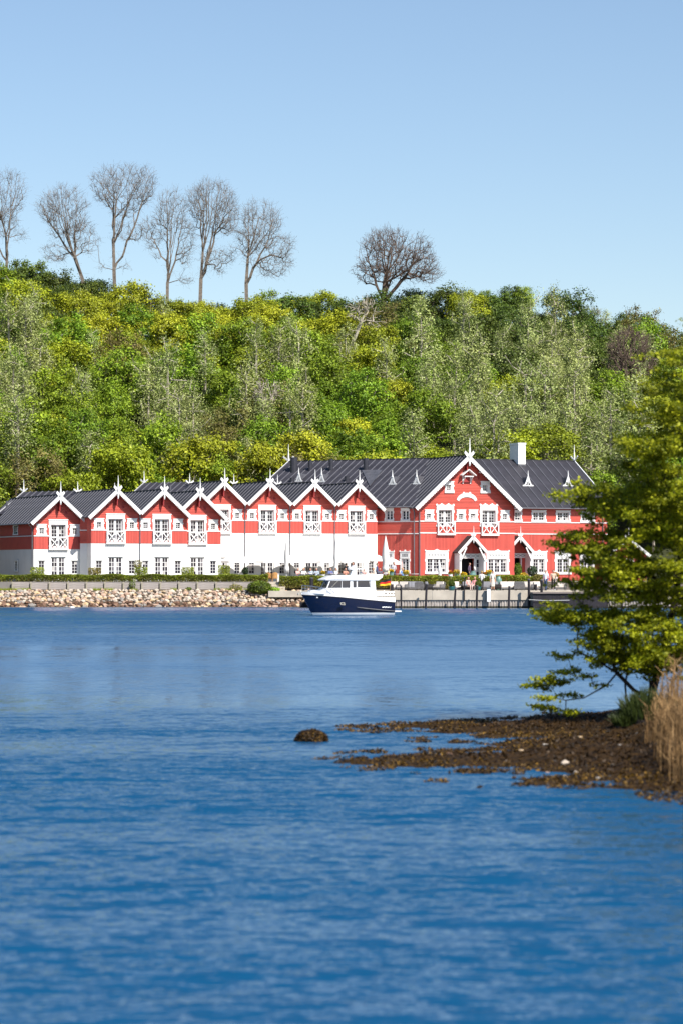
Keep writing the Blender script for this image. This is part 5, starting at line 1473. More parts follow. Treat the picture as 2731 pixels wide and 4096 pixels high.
# ------------------------------------------------------------------ clipped hedges and shrubs by the houses
def hedge(label, x0, x1, Y0, Y1, z0, z1, n, mats, grp='clipped hedges along the terrace edge'):
    e = empty('hedge', ((x0 + x1)/2, (Y0 + Y1)/2, z0), 0, label, 'hedge', grp)
    rng = np.random.default_rng(int(abs(x0*10)) + 3)
    q = MB(); xx = x0
    while xx < x1:                                   # twiggy stems inside
        q.tube([(xx, (Y0+Y1)/2 + rng.uniform(-.1, .1), z0), (xx + rng.uniform(-.15, .15), (Y0+Y1)/2 + rng.uniform(-.15, .15), z1 - .1)], .012, 3, cap=False); xx += rng.uniform(.08, .2)
    q.build('stems', M['bark_brown'], e)
    for mi, (mt, fr_, lo) in enumerate(mats):
        m = int(n*fr_)
        X = rng.uniform(x0, x1, m); t = rng.beta(2.0 if lo < .5 else 1.2, 1.0 if lo < .5 else 2.2, m) if lo else rng.beta(2.6, 1.0, m)
        gap = np.array([nz((x, 0, 3), .7) for x in X])
        keep = (t > .55) | (gap > -.28) | (rng.uniform(size=m) < .35)
        tz = z1 + .05*np.sin(X*1.7) + np.array([.06*nz((x, 5, 0), 1.1) for x in X])
        pos = np.stack([X, rng.uniform(Y0, Y1, m), z0 + t*(tz - z0)], axis=1)[keep]
        o = bpy.data.objects.new('foliage', np_mesh('foliage', leaf_verts(rng, pos, .068, None, .4), 4, LM[mt])); link(o, e)
    return e
hx = at(1073, 0, 265.8).x
hedge('long clipped green hedge with thin gaps on the timber retaining wall', -36, hx, 265.32, 266.1, 2.26, 2.95, 44000, [('hedge', .75, 0), ('hedge2', .25, .9)])
hedge('clipped hedge with brownish lower leaves behind the grey lounge furniture', at(1118, 0, 264.4).x, at(2170, 0, 264.4).x, 263.95, 264.65, 1.70, 2.87, 36000, [('hedge', .62, 0), ('hedge2', .38, .9)])
def leaf_ball(name, label, px0, px1, py0, py1, Y, mt, n, cat='shrub', grp=None, sz=.07, box=False, stem=True, ground=None):
    a, b = at(px0, py1, Y), at(px1, py0, Y); c = (a + b)/2; r = Vector(((b.x - a.x)/2, (b.x - a.x)/2*.9, (b.z - a.z)/2))
    gz_ = ground if ground is not None else a.z
    e = empty(name, (c.x, Y, gz_), 0, label, cat, grp)
    rng = np.random.default_rng(int(px0))
    if box:
        p = rng.uniform(-1, 1, size=(n, 3)); p *= np.minimum(1, 1.12/np.maximum(1e-3, np.linalg.norm(p, axis=1, keepdims=True)**.5)); 
    else:
        p = ellipsoid_pts(rng, n, (0, 0, 0), (1, 1, 1), .45)
        p *= (1 + .16*np.array([nz(q_, 2.2, px0) for q_ in p]))[:, None]
    pos = np.array(c) + p*np.array(r)
    o = bpy.data.objects.new('foliage', np_mesh('foliage', leaf_verts(rng, pos, sz, unit(p), .3), 4, LM[mt])); link(o, e)
    q = MB()
    for _ in range(6): q.tube([(c.x + R.uniform(-.05, .05), Y, gz_ - .05), (c.x + R.uniform(-.5, .5)*r.x, Y + R.uniform(-.3, .3)*r.x, c.z + .2*r.z)], [.03, .012], 4)
    q.build('stems', M['bark_brown'], e)
    return e
g = 'clipped box shrubs behind the hedge'
for i, (a, b, c, d, lab) in enumerate(((123, 178, 2268, 2304, 'clipped box shrub at the corner of the shaded low house'), (355, 404, 2270, 2304, 'clipped box shrub in front of the canted link wall'), (538, 592, 2267, 2302, 'clipped box shrub below the downpipe joining two gabled houses'),
        (727, 777, 2268, 2304, 'sparse clipped box shrub beside the set-back house'), (872, 922, 2260, 2302, 'largest clipped box shrub at the corner before the parasols'))):
    leaf_ball('box_shrub', lab, a, b, c, d, 267.4, 'hedge' if i != 1 else 'hedge2', 900, 'shrub', g, .06, True, ground=GZ)
leaf_ball('round_shrub', 'rounded brown-green shrub at the end of the hedge near the walking men', 2128, 2168, 2295, 2335, 263.7, 'hedge2', 900, 'shrub', None, .06, ground=QZ)
leaf_ball('shore_bush', 'dark green bush sprawling over the boulders below the steps', 990, 1090, 2322, 2378, 263.6, 'box', 2600, 'shrub', None, .085, ground=1.0)
leaf_ball('shore_bush', 'low green bush spilling beside the larger bush at the foot of the steps', 1075, 1122, 2348, 2374, 263.4, 'bright', 500, 'shrub', None, .08, ground=1.2)
for i, (px, lab) in enumerate(((530, 'small dark creeping plant hanging on the timber wall'), (755, 'tiny round green weed at the foot of the timber planks'), (945, 'wispy olive weed climbing at the end of the planks'))):
    leaf_ball('wild_plant', lab, px - (14 if i != 2 else 28), px + (14 if i != 2 else 28), (2320, 2348, 2336)[i], 2364, 264.6, 'box' if i < 2 else 'olive', 300 if i < 2 else 420, 'plant', None, .06, ground=1.5)
# grass strip at the foot of the planks
rng = np.random.default_rng(77); n = 5000
X = rng.uniform(-36, at(1000, 0, 264.5).x, n); keep = np.array([nz((x, 9, 0), .5) for x in X]) > -.12; X = X[keep]; n = len(X)
pos = np.stack([X, rng.uniform(264.2, 264.95, n), np.full(n, 1.50)], axis=1)
w_ = rng.uniform(.012, .03, (n, 1)); h_ = rng.uniform(.10, .26, (n, 1)); ln = rng.normal(size=(n, 3))*.06; up = np.array([[0, 0, 1.]])
sx_ = np.array([[1., 0, 0]])
v = np.stack([pos - sx_*w_, pos + sx_*w_, pos + up*h_ + ln], axis=1).reshape(-1, 3)
tag(link(bpy.data.objects.new('grass', np_mesh('grass', v, 3, LM['hedge']))), 'thin green grass growing between the boulders and the timber planks', 'grass', kind='stuff')
# ------------------------------------------------------------------ parasols
def parasol_open(label, px, Y, zedge, ztop, r, rot=0.0):
    b = at(px, 2300, Y); e = empty('parasol', (b.x, Y, GZ), rot, label, 'parasol', 'open white parasols on the terrace')
    W = WM[e.name]
    zed, zt = zedge - GZ, ztop - GZ
    q = MB(); n = 8
    ring = [(r*math.cos(2*math.pi*(i + .5)/n)*1.05, r*math.sin(2*math.pi*(i + .5)/n)*1.05, zed) for i in range(n)]
    mid = [(x*.5, y*.5, zed + (zt - zed)*.56) for x, y, z in ring]
    for i in range(n):
        j = (i + 1) % n
        q.quad(ring[i], ring[j], mid[j], mid[i]); q.tri(mid[i], mid[j], (0, 0, zt))
        mx, my = (ring[i][0] + ring[j][0])/2, (ring[i][1] + ring[j][1])/2
        lo = lambda p: (p[0], p[1], zed - .22)
        q.quad(ring[j], ring[i], lo(ring[i]), lo(ring[j]))
    q.build('canopy', M['canvas'], e, W)
    MB().tube([(0, 0, 0), (0, 0, zt)], .03, 6).build('pole', M['white'], e, W)
    rb = MB()
    for i in range(n): rb.tube([(ring[i][0]*.97, ring[i][1]*.97, zed - .02), (0, 0, zt - .1)], .012, 4)
    rb.build('ribs', M['wood'], e, W)
    MB().box(-.3, .3, -.3, .3, 0, .08).build('base', M['concrete'], e, W)
    return e
for i, (px, Y, ze, zt, r, lab) in enumerate((
    (948, 281.4, 4.32, 4.95, 1.8, 'open white parasol shading the windows next to the largest box shrub'),
    (1060, 282.6, 4.32, 5.05, 2.0, 'open white parasol in front of the second tall gabled house'),
    (1185, 284.0, 4.32, 5.05, 2.0, 'open white parasol between the two leaning closed parasols'),
    (1290, 285.1, 4.30, 5.0, 1.9, 'open white parasol over the diners above the boat bow'),
    (1405, 286.3, 4.35, 5.05, 2.0, 'open white parasol over the serving hatch above the boat roof'),
    (1490, 286.6, 4.5, 5.1, 1.4, 'open white parasol ending just before the all-red wing'),
    (1566, 280.0, 4.15, 4.6, .9, 'small open white parasol behind the tall closed parasol'))):
    parasol_open(lab, px, Y, ze, zt, r, i*.37)
def parasol_closed(label, px, Y, ztop, ztie, r, lean=0.0):
    b = at(px, 2300, Y); e = empty('closed_parasol', (b.x, Y, GZ), 0, label, 'parasol', 'closed white parasols on the terrace')
    W = WM[e.name] @ Matrix.Shear('XY', 4, (lean, 0))
    h = ztop - GZ; t = ztie - GZ; sides = 16; q = MB(); prof = [(.02, h + .05), (.05, h - .05), (r*.8, h*.62 + t*.2), (r, t + (h - t)*.25), (r*.62, t), (r*.95, t - .35), (r*.85, t - .75), (.04, t - .76)]
    rows = []
    for rr, z in reversed(prof):
        rows.append([((rr*(1 + .22*math.cos(8*a))*math.cos(a)), (rr*(1 + .22*math.cos(8*a))*math.sin(a)), z) for a in [2*math.pi*k/sides for k in range(sides + 1)]])
    q.grid(rows); q.build('folded_canopy', M['canvas'], e, W, smooth=True)
    MB().tube([(0, 0, 0), (0, 0, h + .12)], .03, 6).build('pole', M['white'], e, W)
    MB().tube([(math.cos(a)*r*.66, math.sin(a)*r*.66, t) for a in [k*math.pi/4 for k in range(9)]], .025, 5).build('tie_strap', M['canvas'], e, W)
    MB().box(-.3, .3, -.3, .3, 0, .08).build('base', M['concrete'], e, W)
parasol_closed('tall closed white parasol standing out against the all-red wing', 1541, 271.5, 6.55, 3.95, .30)
parasol_closed('closed white parasol left of the steps, furled against the white wall', 1146, 270.0, 6.4, 3.9, .22, .02)
parasol_closed('closed white parasol furled before the downpipe above the boat', 1343, 271.0, 6.4, 3.9, .22, .02)
parasol_closed('short closed parasol before the three-leaf window of the carved gable', 1757, 268.5, 4.05, 3.1, .17)

# ------------------------------------------------------------------ people
skinM = mat('skin', (0.50, 0.27, 0.19), 0.6, 0.08)
hairs = {'brown': mat('hair_brown', (0.07, 0.04, 0.025), 0.6, 0.2), 'grey': mat('hair_grey', (0.40, 0.38, 0.36), 0.6, 0.2), 'blond': mat('hair_blond', (0.45, 0.30, 0.13), 0.6, 0.2), 'dark': mat('hair_dark', (0.02, 0.015, 0.012), 0.6, 0.2)}
cloth_cache = {}
def cloth(c):
    if c not in cloth_cache: cloth_cache[c] = mat('cloth', c, 0.85, 0.12, 8)
    return cloth_cache[c]
body_cache = {}
def body_mesh(pose, dress=False):
    key = (pose, dress)
    if key in body_cache: return body_cache[key]
    V = Vector
    # joints, facing -Y, feet at z=0 (standing) ; region ids: 0 skin, 1 top, 2 trousers, 3 shoes
    if pose in ('stand', 'walk', 'arms'):
        hip, ch, nk, hd = V((0, 0, .95)), V((0, 0, 1.32)), V((0, 0, 1.47)), V((0, -.02, 1.62))
        st = .16 if pose == 'walk' else .03
        legs = [[V((s*.09, 0, .92)), V((s*.10, -s*st*.6 - .02, .50)), V((s*.10, -s*st + .05*(pose == 'walk'), .08)), V((s*.11, -s*st - .14, .04))] for s in (-1, 1)]
        if pose == 'arms': arms = [[V((s*.19, 0, 1.41)), V((s*.25, .02, 1.14)), V((s*.10, -.25, 1.12))] for s in (-1, 1)]
        else: arms = [[V((s*.19, 0, 1.41)), V((s*.25, .04, 1.13)), V((s*.24, -.06 - s*st*.4, .88))] for s in (-1, 1)]
    else:  # sit: seat at z=0.45
        hip, ch, nk, hd = V((0, .02, .52)), V((0, .06, .88)), V((0, .05, 1.03)), V((0, .01, 1.18))
        legs = [[V((s*.09, .0, .52)), V((s*.11, -.42, .52)), V((s*.11, -.44, .09)), V((s*.12, -.60, .04))] for s in (-1, 1)]
        if pose == 'sit_eat': arms = [[V((s*.19, .05, .97)), V((s*.24, -.08, .74)), V((s*.10, -.30, .80))] for s in (-1, 1)]
        else: arms = [[V((s*.19, .05, .97)), V((s*.25, .02, .70)), V((s*.18, -.24, .60))] for s in (-1, 1)]
    seg = []  # (a, b, ra, rb, region)
    seg.append((hip + V((-.05, 0, 0)), hip + V((.05, 0, 0)), .125, .125, 2)); seg.append((hip, (hip + ch)/2, .135, .125, 1))
    seg.append(((hip + ch)/2 + V((-.03, 0, 0)), ch + V((-.06, 0, .02)), .11, .11, 1)); seg.append(((hip + ch)/2 + V((.03, 0, 0)), ch + V((.06, 0, .02)), .11, .11, 1))
    seg.append((ch + V((-.14, 0, .08)), ch + V((.14, 0, .08)), .065, .065, 1)); seg.append((ch + V((0, 0, .1)), nk + V((0, 0, .04)), .055, .05, 0))
    seg.append((hd + V((0, .01, .03)), hd + V((0, .012, .04)), .098, .098, 0)); seg.append((hd + V((0, -.025, -.06)), hd + V((0, -.02, 0)), .068, .085, 0))
    seg.append((hd + V((0, -.105, .0)), hd + V((0, -.085, .03)), .018, .014, 0)); seg.append((hd + V((-.095, .01, 0)), hd + V((-.095, .015, .04)), .018, .018, 0)); seg.append((hd + V((.095, .01, 0)), hd + V((.095, .015, .04)), .018, .018, 0))
    for l in legs:
        seg += [(l[0], l[1], .088, .062, 2), (l[1], l[2], .06, .042, 0 if dress else 2), (l[2], l[3], .045, .038, 3)]
    if dress:
        if pose.startswith('sit'): seg.append((hip + V((0, -.1, 0)), hip + V((0, -.40, .0)), .15, .13, 1))
        else: seg += [(hip, V((0, 0, .62)), .15, .17, 1), (V((-.06, 0, .62)), V((-.06, 0, .45)), .14, .13, 1), (V((.06, 0, .62)), V((.06, 0, .45)), .14, .13, 1)]
    for a in arms:
        seg += [(a[0], a[1], .052, .042, 1), (a[1], a[2], .04, .028, 0 if dress else 1)]
        d = (a[2] - a[1]).normalized(); sd = d.cross(V((0, 0, 1)))
        sd = sd.normalized() if sd.length > .1 else V((1, 0, 0))
        pm = a[2] + d*.06; seg.append((a[2], pm, .030, .036, 0))
        for k, ln in zip((-1.5, -.5, .5, 1.5), (.062, .078, .082, .068)):
            k0 = pm + sd*k*.019 + d*.02; k1 = k0 + d*ln*.55; seg += [(k0, k1, .0105, .010, 0), (k1, k1 + (d + V((0, -.4, -.5))).normalized()*ln*.5, .010, .008, 0)]
        seg.append((a[2] + sd*.03, a[2] + sd*.062 + d*.05, .012, .010, 0))
    bm = bmesh.new()
    for a, b, ra, rb, _ in seg:
        for c, r in ((a, ra), (b, rb)): bmesh.ops.create_icosphere(bm, subdivisions=1 if r < .03 else 2, radius=r, matrix=Matrix.Translation(c))
        ax = b - a
        if ax.length > 1e-3:
            T = Matrix.Translation((a + b)/2) @ ax.to_track_quat('Z', 'Y').to_matrix().to_4x4()
            bmesh.ops.create_cone(bm, cap_ends=True, segments=8 if ra < .03 else 12, radius1=ra, radius2=rb, depth=ax.length, matrix=T)
    me0 = bpy.data.meshes.new('tmp'); bm.to_mesh(me0); bm.free()
    ob = bpy.data.objects.new('tmp', me0); COL.objects.link(ob)
    md = ob.modifiers.new('r', 'REMESH'); md.mode = 'VOXEL'; md.voxel_size = .013
    sm = ob.modifiers.new('s', 'SMOOTH'); sm.factor = .5; sm.iterations = 3
    dg = bpy.context.evaluated_depsgraph_get()
    me = bpy.data.meshes.new_from_object(ob.evaluated_get(dg)); bpy.data.objects.remove(ob); bpy.data.meshes.remove(me0)
    me.name = 'body'
    n = len(me.polygons); C = np.empty(n*3, np.float32); me.polygons.foreach_get('center', C); C = C.reshape(-1, 3)
    bd = np.full(n, 9.); rid = np.zeros(n, np.int32)
    for a, b, ra, rb, g_ in seg:
        A, B_ = np.array(a), np.array(b); ab = B_ - A; t = np.clip(((C - A) @ ab)/max(1e-9, ab @ ab), 0, 1)
        d = np.linalg.norm(C - (A + t[:, None]*ab), axis=1) - (ra + (rb - ra)*t)
        k = d < bd; bd[k] = d[k]; rid[k] = g_
    me.materials.clear()
    for _ in range(4): me.materials.append(skinM)
    me.polygons.foreach_set('material_index', rid); me.polygons.foreach_set('use_smooth', [True]*n); me.update()
    # hair cap
    hb = bmesh.new(); bmesh.ops.create_icosphere(hb, subdivisions=2, radius=.112, matrix=Matrix.Translation(hd + V((0, .022, .045))))
    for v in list(hb.verts):
        if v.co.y < hd.y - .045 and v.co.z < hd.z + .075: v.co += V((0, .06, .02))
    hm_ = bpy.data.meshes.new('hair'); hb.to_mesh(hm_); hb.free(); hm_.materials.append(hairs['brown'])
    fe = MB()                                          # eyes and mouth
    for s in (-1, 1): fe.lathe([(.004, -.008), (.011, 0), (.004, .008)], (hd.x + s*.034, hd.y - .083, hd.z + .028), 6)
    fe.box(hd.x - .022, hd.x + .022, hd.y - .098, hd.y - .085, hd.z - .052, hd.z - .044)
    fm = fe.mesh('face', hairs['dark'])
    body_cache[key] = (me, hm_, fm, hd)
    return body_cache[key]
def person(label, loc, rz, pose, top, legs, hair='brown', dress=False, sc=1.0, grp=None, shoes=(.03, .03, .03)):
    me, hm_, fm, hd = body_mesh(pose, dress)
    W = Matrix.Translation(loc) @ Matrix.Rotation(rz, 4, 'Z') @ Matrix.Scale(sc, 4)
    e = bpy.data.objects.new('person', None); link(e, None, W); tag(e, label, 'person', grp)
    b = bpy.data.objects.new('body', me); link(b, e, W)
    for i, m_ in enumerate((skinM, cloth(top), cloth(legs), cloth(shoes))):
        b.material_slots[i].link = 'OBJECT'; b.material_slots[i].material = m_
    h_ = bpy.data.objects.new('hair', hm_); link(h_, e, W); h_.material_slots[0].link = 'OBJECT'; h_.material_slots[0].material = hairs[hair]
    link(bpy.data.objects.new('face', fm), e, W)
    return e
WHT, BLK, BEI, JEAN, PINK = (.75, .74, .72), (.015, .015, .018), (.62, .48, .36), (.05, .09, .20), (.70, .42, .38)
def qp(px, Y, z=QZ): return (at(px, 2300, Y).x, Y, z)
person('woman in white top and black trousers standing with her back to the quay', qp(1925, 256.2), math.pi - .3, 'arms', WHT, BLK, 'blond')
person('woman in long pale dress standing on the quay beside the teal urn', qp(1969, 255.6), .2, 'stand', (.68, .64, .58), BEI, 'brown', True)
person('man in white shirt and blue jeans walking along the quay', qp(2181, 255.2), -.4, 'walk', (.72, .75, .82), JEAN, 'grey', sc=1.05)
person('man in beige jumper and black trousers walking along the quay', qp(2211, 254.8), .1, 'walk', BEI, BLK, 'brown', sc=1.05, shoes=(.6, .6, .6))
person('person in dark purple top standing in the porch doorway', qp(1876, 286.2, GZ), 1.2, 'stand', (.12, .08, .13), BLK, 'dark', sc=1.05)
person('waiter in white shirt and dark waistcoat standing behind the hedge', qp(1574, 270.5, GZ), .5, 'arms', (.5, .5, .54), (.02, .03, .08), 'brown', sc=1.05)
person('waiter in light shirt with green apron under the parasols', qp(1412, 271.5, GZ), -.6, 'arms', (.70, .72, .78), (.16, .20, .10), 'brown', sc=1.05)
person('person in black standing before the serving hatch', qp(1384, 274.0, GZ), 2.6, 'stand', BLK, BLK, 'dark')
person('person in dark blue with cap at the corner of the all-red wing', qp(1507, 276.0, GZ), 1.5, 'stand', (.06, .09, .20), BLK, 'dark')
diners = [(1192, PINK, 'grey', 'diner in pale pink seated by the furled parasol left of the boat'), (1216, WHT, 'blond', 'fair-haired diner in white behind the hedge'), (1242, (.55, .62, .72), 'brown', 'diner in light blue shirt behind the hedge'), (1266, (.45, .52, .60), 'grey', 'grey-haired diner in slate shirt behind the hedge'),
          (1322, (.12, .16, .35), 'dark', 'diner in dark blue leaning near the boat roof'), (1344, WHT, 'brown', 'diner in white seated beside the one in dark blue'), (1382, (.60, .28, .20), 'brown', 'sunburnt diner in rust shirt behind the boat roof'), (1455, PINK, 'grey', 'grey-haired diner in pink behind the radar mast'),
          (1492, (.65, .55, .45), 'blond', 'fair diner in sand shirt right of the radar mast'), (1518, (.10, .10, .14), 'brown', 'diner in charcoal beside the tall closed parasol'), (1558, (.72, .62, .30), 'grey', 'diner in mustard left of the waiter in waistcoat'), (1610, (.10, .25, .62), 'blond', 'child in bright blue beside the yellow flowers')]
for i, (px, c, hr, lab) in enumerate(diners):
    person(lab, qp(px, 268.2 + (i % 3)*.5, GZ - .02), R.uniform(-1.2, 1.2), 'sit_eat', c, JEAN, hr, grp='seated diners behind the hedge')
person('person in pink reclining on the grey sofa, arm along the back', qp(1872, 256.6, QZ - .08), .6, 'sit', PINK, (.68, .5, .45), 'brown')
person('second person in pink sitting on the same grey sofa', qp(1897, 256.6, QZ - .08), -.3, 'sit', (.66, .30, .30), (.7, .55, .5), 'blond')

# ------------------------------------------------------------------ terrace tables and chairs for the diners
M['wicker'] = mat('grey_wicker', (0.17, 0.165, 0.17), 0.8, 0.2, 12, 0.5, 40)
M['wicker_d'] = mat('dark_wicker', (0.05, 0.045, 0.045), 0.8, 0.2, 12, 0.5, 40)
M['rattan'] = mat('honey_rattan', (0.50, 0.26, 0.09), 0.7, 0.15, 10, 0.4, 30)
M['cush'] = mat('cream_cushion', (0.70, 0.63, 0.56), 0.9, 0.06)
M['cush_g'] = mat('grey_cushion', (0.26, 0.26, 0.28), 0.9, 0.06)
M['teal'] = mat('teal_glaze', (0.006, 0.10, 0.12), 0.25, 0.15)
M['teal_p'] = mat('pale_teal_glaze', (0.14, 0.26, 0.23), 0.35, 0.15)
M['flower'] = leaf_mat('petal_yellow', (0.65, 0.38, 0.01), (0.85, 0.60, 0.03), .2, 0)
M['flower_o'] = leaf_mat('petal_orange', (0.55, 0.16, 0.02), (0.8, 0.35, 0.03), .2, 0)
def lounge(name, label, px, Y, rz, w, frame, cush, grp, cover=False):
    p = qp(px, Y); W = Matrix.Translation(p) @ Matrix.Rotation(rz, 4, 'Z')
    e = bpy.data.objects.new(name, None); link(e, None, W); tag(e, label, 'sofa' if w > 1.1 else 'chair', grp)
    MB().box(-w/2, w/2, -.36, .36, .14, .28).build('seat_base', M[frame], e, W)
    q = MB(); q.prism([(-w/2, .36, .14), (-w/2, .30, .14), (-w/2, .36, .74), (-w/2, .46, .74)], (w, 0, 0)); q.build('backrest', M[frame], e, W)
    for s in (-1, 1): MB().prism([(s*w/2, -.36, .14), (s*w/2, .36, .14), (s*w/2, .42, .62), (s*w/2, .1, .56), (s*w/2, -.36, .54)], (-s*.08, 0, 0)).build('armrest', M[frame], e, W)
    n = 1 if w < 1.1 else 2
    for i in range(n):
        a = -w/2 + .09 + i*(w - .18)/n; b = a + (w - .18)/n - .02
        MB().box(a, b, -.38, .26, .283, .42).build('seat_cushion', M[cush], e, W)
        MB().prism([(a, .28, .425), (a, .12, .425), (a, .20, .80), (a, .34, .80)], (b - a, 0, 0)).build('back_cushion', M[cush], e, W)
    for sx_ in (-1, 1):
        for sy in (-1, 1): MB().box(sx_*(w/2 - .06) - .03, sx_*(w/2 - .06) + .03, sy*.3 - .03, sy*.3 + .03, 0, .139).build('leg', M[frame], e, W)
    return e
G1 = 'grey lounge seats on the quay'
for px, Y, rz, w, fr_, cu_, lab, nm in (
    (1580, 257.0, .3, .85, 'wicker', 'cush', 'cream cushioned wicker armchair half hidden by the stern flag', 'lounge_chair'),
    (1608, 256.6, -.5, .95, 'wicker', 'cush', 'cream cushioned wicker armchair right of the stern flag', 'lounge_chair'),
    (1645, 258.3, 0, 1.9, 'wicker', 'cush_g', 'long grey wicker sofa between two cream armchairs', 'lounge_sofa'),
    (1678, 256.2, 2.9, .8, 'wicker', 'cush_g', 'grey wicker armchair showing its back to the water', 'lounge_chair'),
    (1716, 256.4, 1.4, .85, 'wicker_d', 'cush_g', 'dark open-sided wicker armchair behind a leaning post', 'lounge_chair'),
    (1752, 256.8, -.7, .95, 'wicker', 'cush', 'cream cushioned armchair left of the teal tub', 'lounge_chair'),
    (1826, 257.4, .3, .7, 'wicker', 'cush', 'narrow cream armchair right of the teal tub', 'lounge_chair'),
    (1885, 257.2, 0, 1.8, 'wicker_d', 'cush_g', 'dark wicker sofa with two people in pink', 'lounge_sofa'),
    (1942, 257.4, -.2, 1.0, 'wicker', 'cush_g', 'grey armchair between the two standing women', 'lounge_chair'),
    (1992, 256.8, 1.2, .85, 'wicker_d', 'cush_g', 'dark wicker armchair below the teal urn', 'lounge_chair'),
    (2030, 256.8, .15, 1.5, 'wicker', 'cush', 'wide cream cushioned sofa right of the teal urn', 'lounge_sofa'),
    (2076, 256.2, 3.0, .95, 'wicker', 'cush_g', 'rounded grey wicker armchair turned away from the water', 'lounge_chair'),
    (2108, 257.2, -.4, 1.0, 'wicker', 'cush', 'cream armchair behind the thick mooring post', 'lounge_chair'),
    (2148, 257.6, .5, .95, 'wicker', 'cush', 'cream armchair just behind the walking men', 'lounge_chair'),
    (2240, 257.0, -.3, .95, 'wicker', 'cush', 'cream armchair partly under the overhanging leaves', 'lounge_chair')):
    lounge(nm, lab, px, Y, rz, w, fr_, cu_, G1)
def table(label, px, Y, z, r, h, top, leg):
    p = qp(px, Y, z); W = Matrix.Translation(p); e = bpy.data.objects.new('table', None); link(e, None, W); tag(e, label, 'table')
    MB().lathe([(r*.98, h - .04), (r, h - .03), (r, h)], (0, 0, 0), 14).build('table_top', M[top], e, W)
    MB().tube([(0, 0, 0), (0, 0, h - .04)], .035, 6).build('stem', M[leg], e, W)
    MB().lathe([(.22, 0), (.22, .03), (.05, .05)], (0, 0, 0), 10).build('foot', M[leg], e, W)
table('low dark wicker table with cups beside the teal tub', 1849, 256.6, QZ, .42, .45, 'wicker_d', 'wicker_d')
table('small grey table between the lounge seats near the stern flag', 1700, 257.4, QZ, .35, .45, 'wicker', 'wicker')
for px, Y, lab in ((1204, 268.4, 'round white dining table with the pink diner'), (1254, 268.8, 'round white dining table between the blue shirted diners'), (1333, 268.4, 'round white dining table above the boat roof front'), (1474, 268.8, 'round white dining table right of the radar mast'), (1535, 269.0, 'round white dining table by the tall closed parasol'), (1596, 268.6, 'round white dining table with yellow flowers'), (1655, 268.5, 'empty round white table under the three-leaf window'), (1720, 268.5, 'empty round white table before the carved gable')):
    table(lab, px, Y, GZ, .45, .74, 'white', 'wicker_d')
def ch_proto(label, px, Y, rz, mt, z=GZ, cat='chair', grp='rattan chairs at the steps'):
    p = qp(px, Y, z); W = Matrix.Translation(p) @ Matrix.Rotation(rz, 4, 'Z'); e = bpy.data.objects.new('rattan_chair', None); link(e, None, W); tag(e, label, cat, grp)
    MB().box(-.26, .26, -.26, .26, .40, .46).build('seat', M[mt], e, W)
    q = MB(); pts = [(math.cos(a)*.32, math.sin(a)*.32 + .02) for a in np.linspace(-.4, math.pi + .4, 12)]
    for a, b in zip(pts, pts[1:]): q.prism([(a[0], a[1], .3), (b[0], b[1], .3), (b[0]*1.08, b[1]*1.08, .62 + .26*max(0, b[1]/.34)), (a[0]*1.08, a[1]*1.08, .62 + .26*max(0, a[1]/.34))], (0, .03, 0))
    q.build('back_shell', M[mt], e, W)
    for sx_ in (-1, 1):
        for sy in (-1, 1): MB().tube([(sx_*.22, sy*.22, .41), (sx_*.25, sy*.25, 0)], .02, 6).build('leg', M[mt], e, W)
ch_proto('honey rattan armchair standing at the top of the steps', 1098, 265.7, math.pi + .2, 'rattan')
ch_proto('second honey rattan armchair half behind the hedge end at the steps', 1078, 266.2, math.pi - .5, 'rattan')
# white post by the steps
e = empty('gate_post', at(1113, 2340, 265.6), 0, 'short pale square post at the head of the steps', 'post')
p = at(1113, 2300, 265.6); MB().box(p.x - .09, p.x + .09, 265.5, 265.7, QZ + .6, 3.0).build('shaft', M['white'], e); MB().box(p.x - .12, p.x + .12, 265.47, 265.73, 3.003, 3.05).build('cap', M['white'], e)

# tubs, urn, flowers
def tub(label, px, Y, z, r, h, mt, ballr, leaf='box'):
    p = qp(px, Y, z); e = empty('planter', p, 0, label, 'planter', 'teal planters with box balls')
    W = WM[e.name]; MB().lathe([(r*.72, 0), (r*.95, h*.6), (r, h*.9), (r*1.04, h), (r*.9, h), (r*.88, h - .06)], (0, 0, 0), 16).build('tub', M[mt], e, W, smooth=True)
    rng = np.random.default_rng(int(px)); n = 1500
    c = np.array((0, 0, h + ballr*.85)); v = ellipsoid_pts(rng, n, (0, 0, 0), (ballr,)*3, .7)
    link(bpy.data.objects.new('box_ball', np_mesh('box_ball', leaf_verts(rng, v + c, .035, unit(v), .2), 4, LM[leaf])), e, W)
    MB().lathe([(.02, h - .07), (ballr*.5, h + ballr*.5), (ballr*.72, h + ballr*.85), (ballr*.5, h + ballr*1.4), (.02, h + ballr*1.6)], (0, 0, 0), 10).build('inner_twigs', M['bark_dark'], e, W)
tub('glossy teal tub with a round clipped box ball between lounge chairs', 1805, 255.8, QZ, .30, .36, 'teal', .30)
tub('teal tub with box ball right of the sofa with the people in pink', 1911, 256.0, QZ, .26, .34, 'teal', .30)
u_ = qp(1992, 259.0); e = empty('urn', u_, 0, 'tall pale teal ceramic urn standing among the lounge seats', 'urn')
MB().lathe([(.14, 0), (.22, .25), (.30, .75), (.29, 1.0), (.17, 1.18), (.15, 1.24), (.20, 1.30), (.12, 1.30)], (0, 0, 0), 18).build('vase', M['teal_p'], e, WM[e.name], smooth=True)
lo_ = qp(1889, 272.0, GZ); e = empty('urn', lo_, 0, 'squat pale green jar in front of the porch door', 'urn')
MB().lathe([(.2, 0), (.32, .3), (.30, .75), (.18, .95), (.22, 1.0), (.15, 1.0)], (0, 0, 0), 16).build('vase', M['teal_p'], e, WM[e.name], smooth=True)
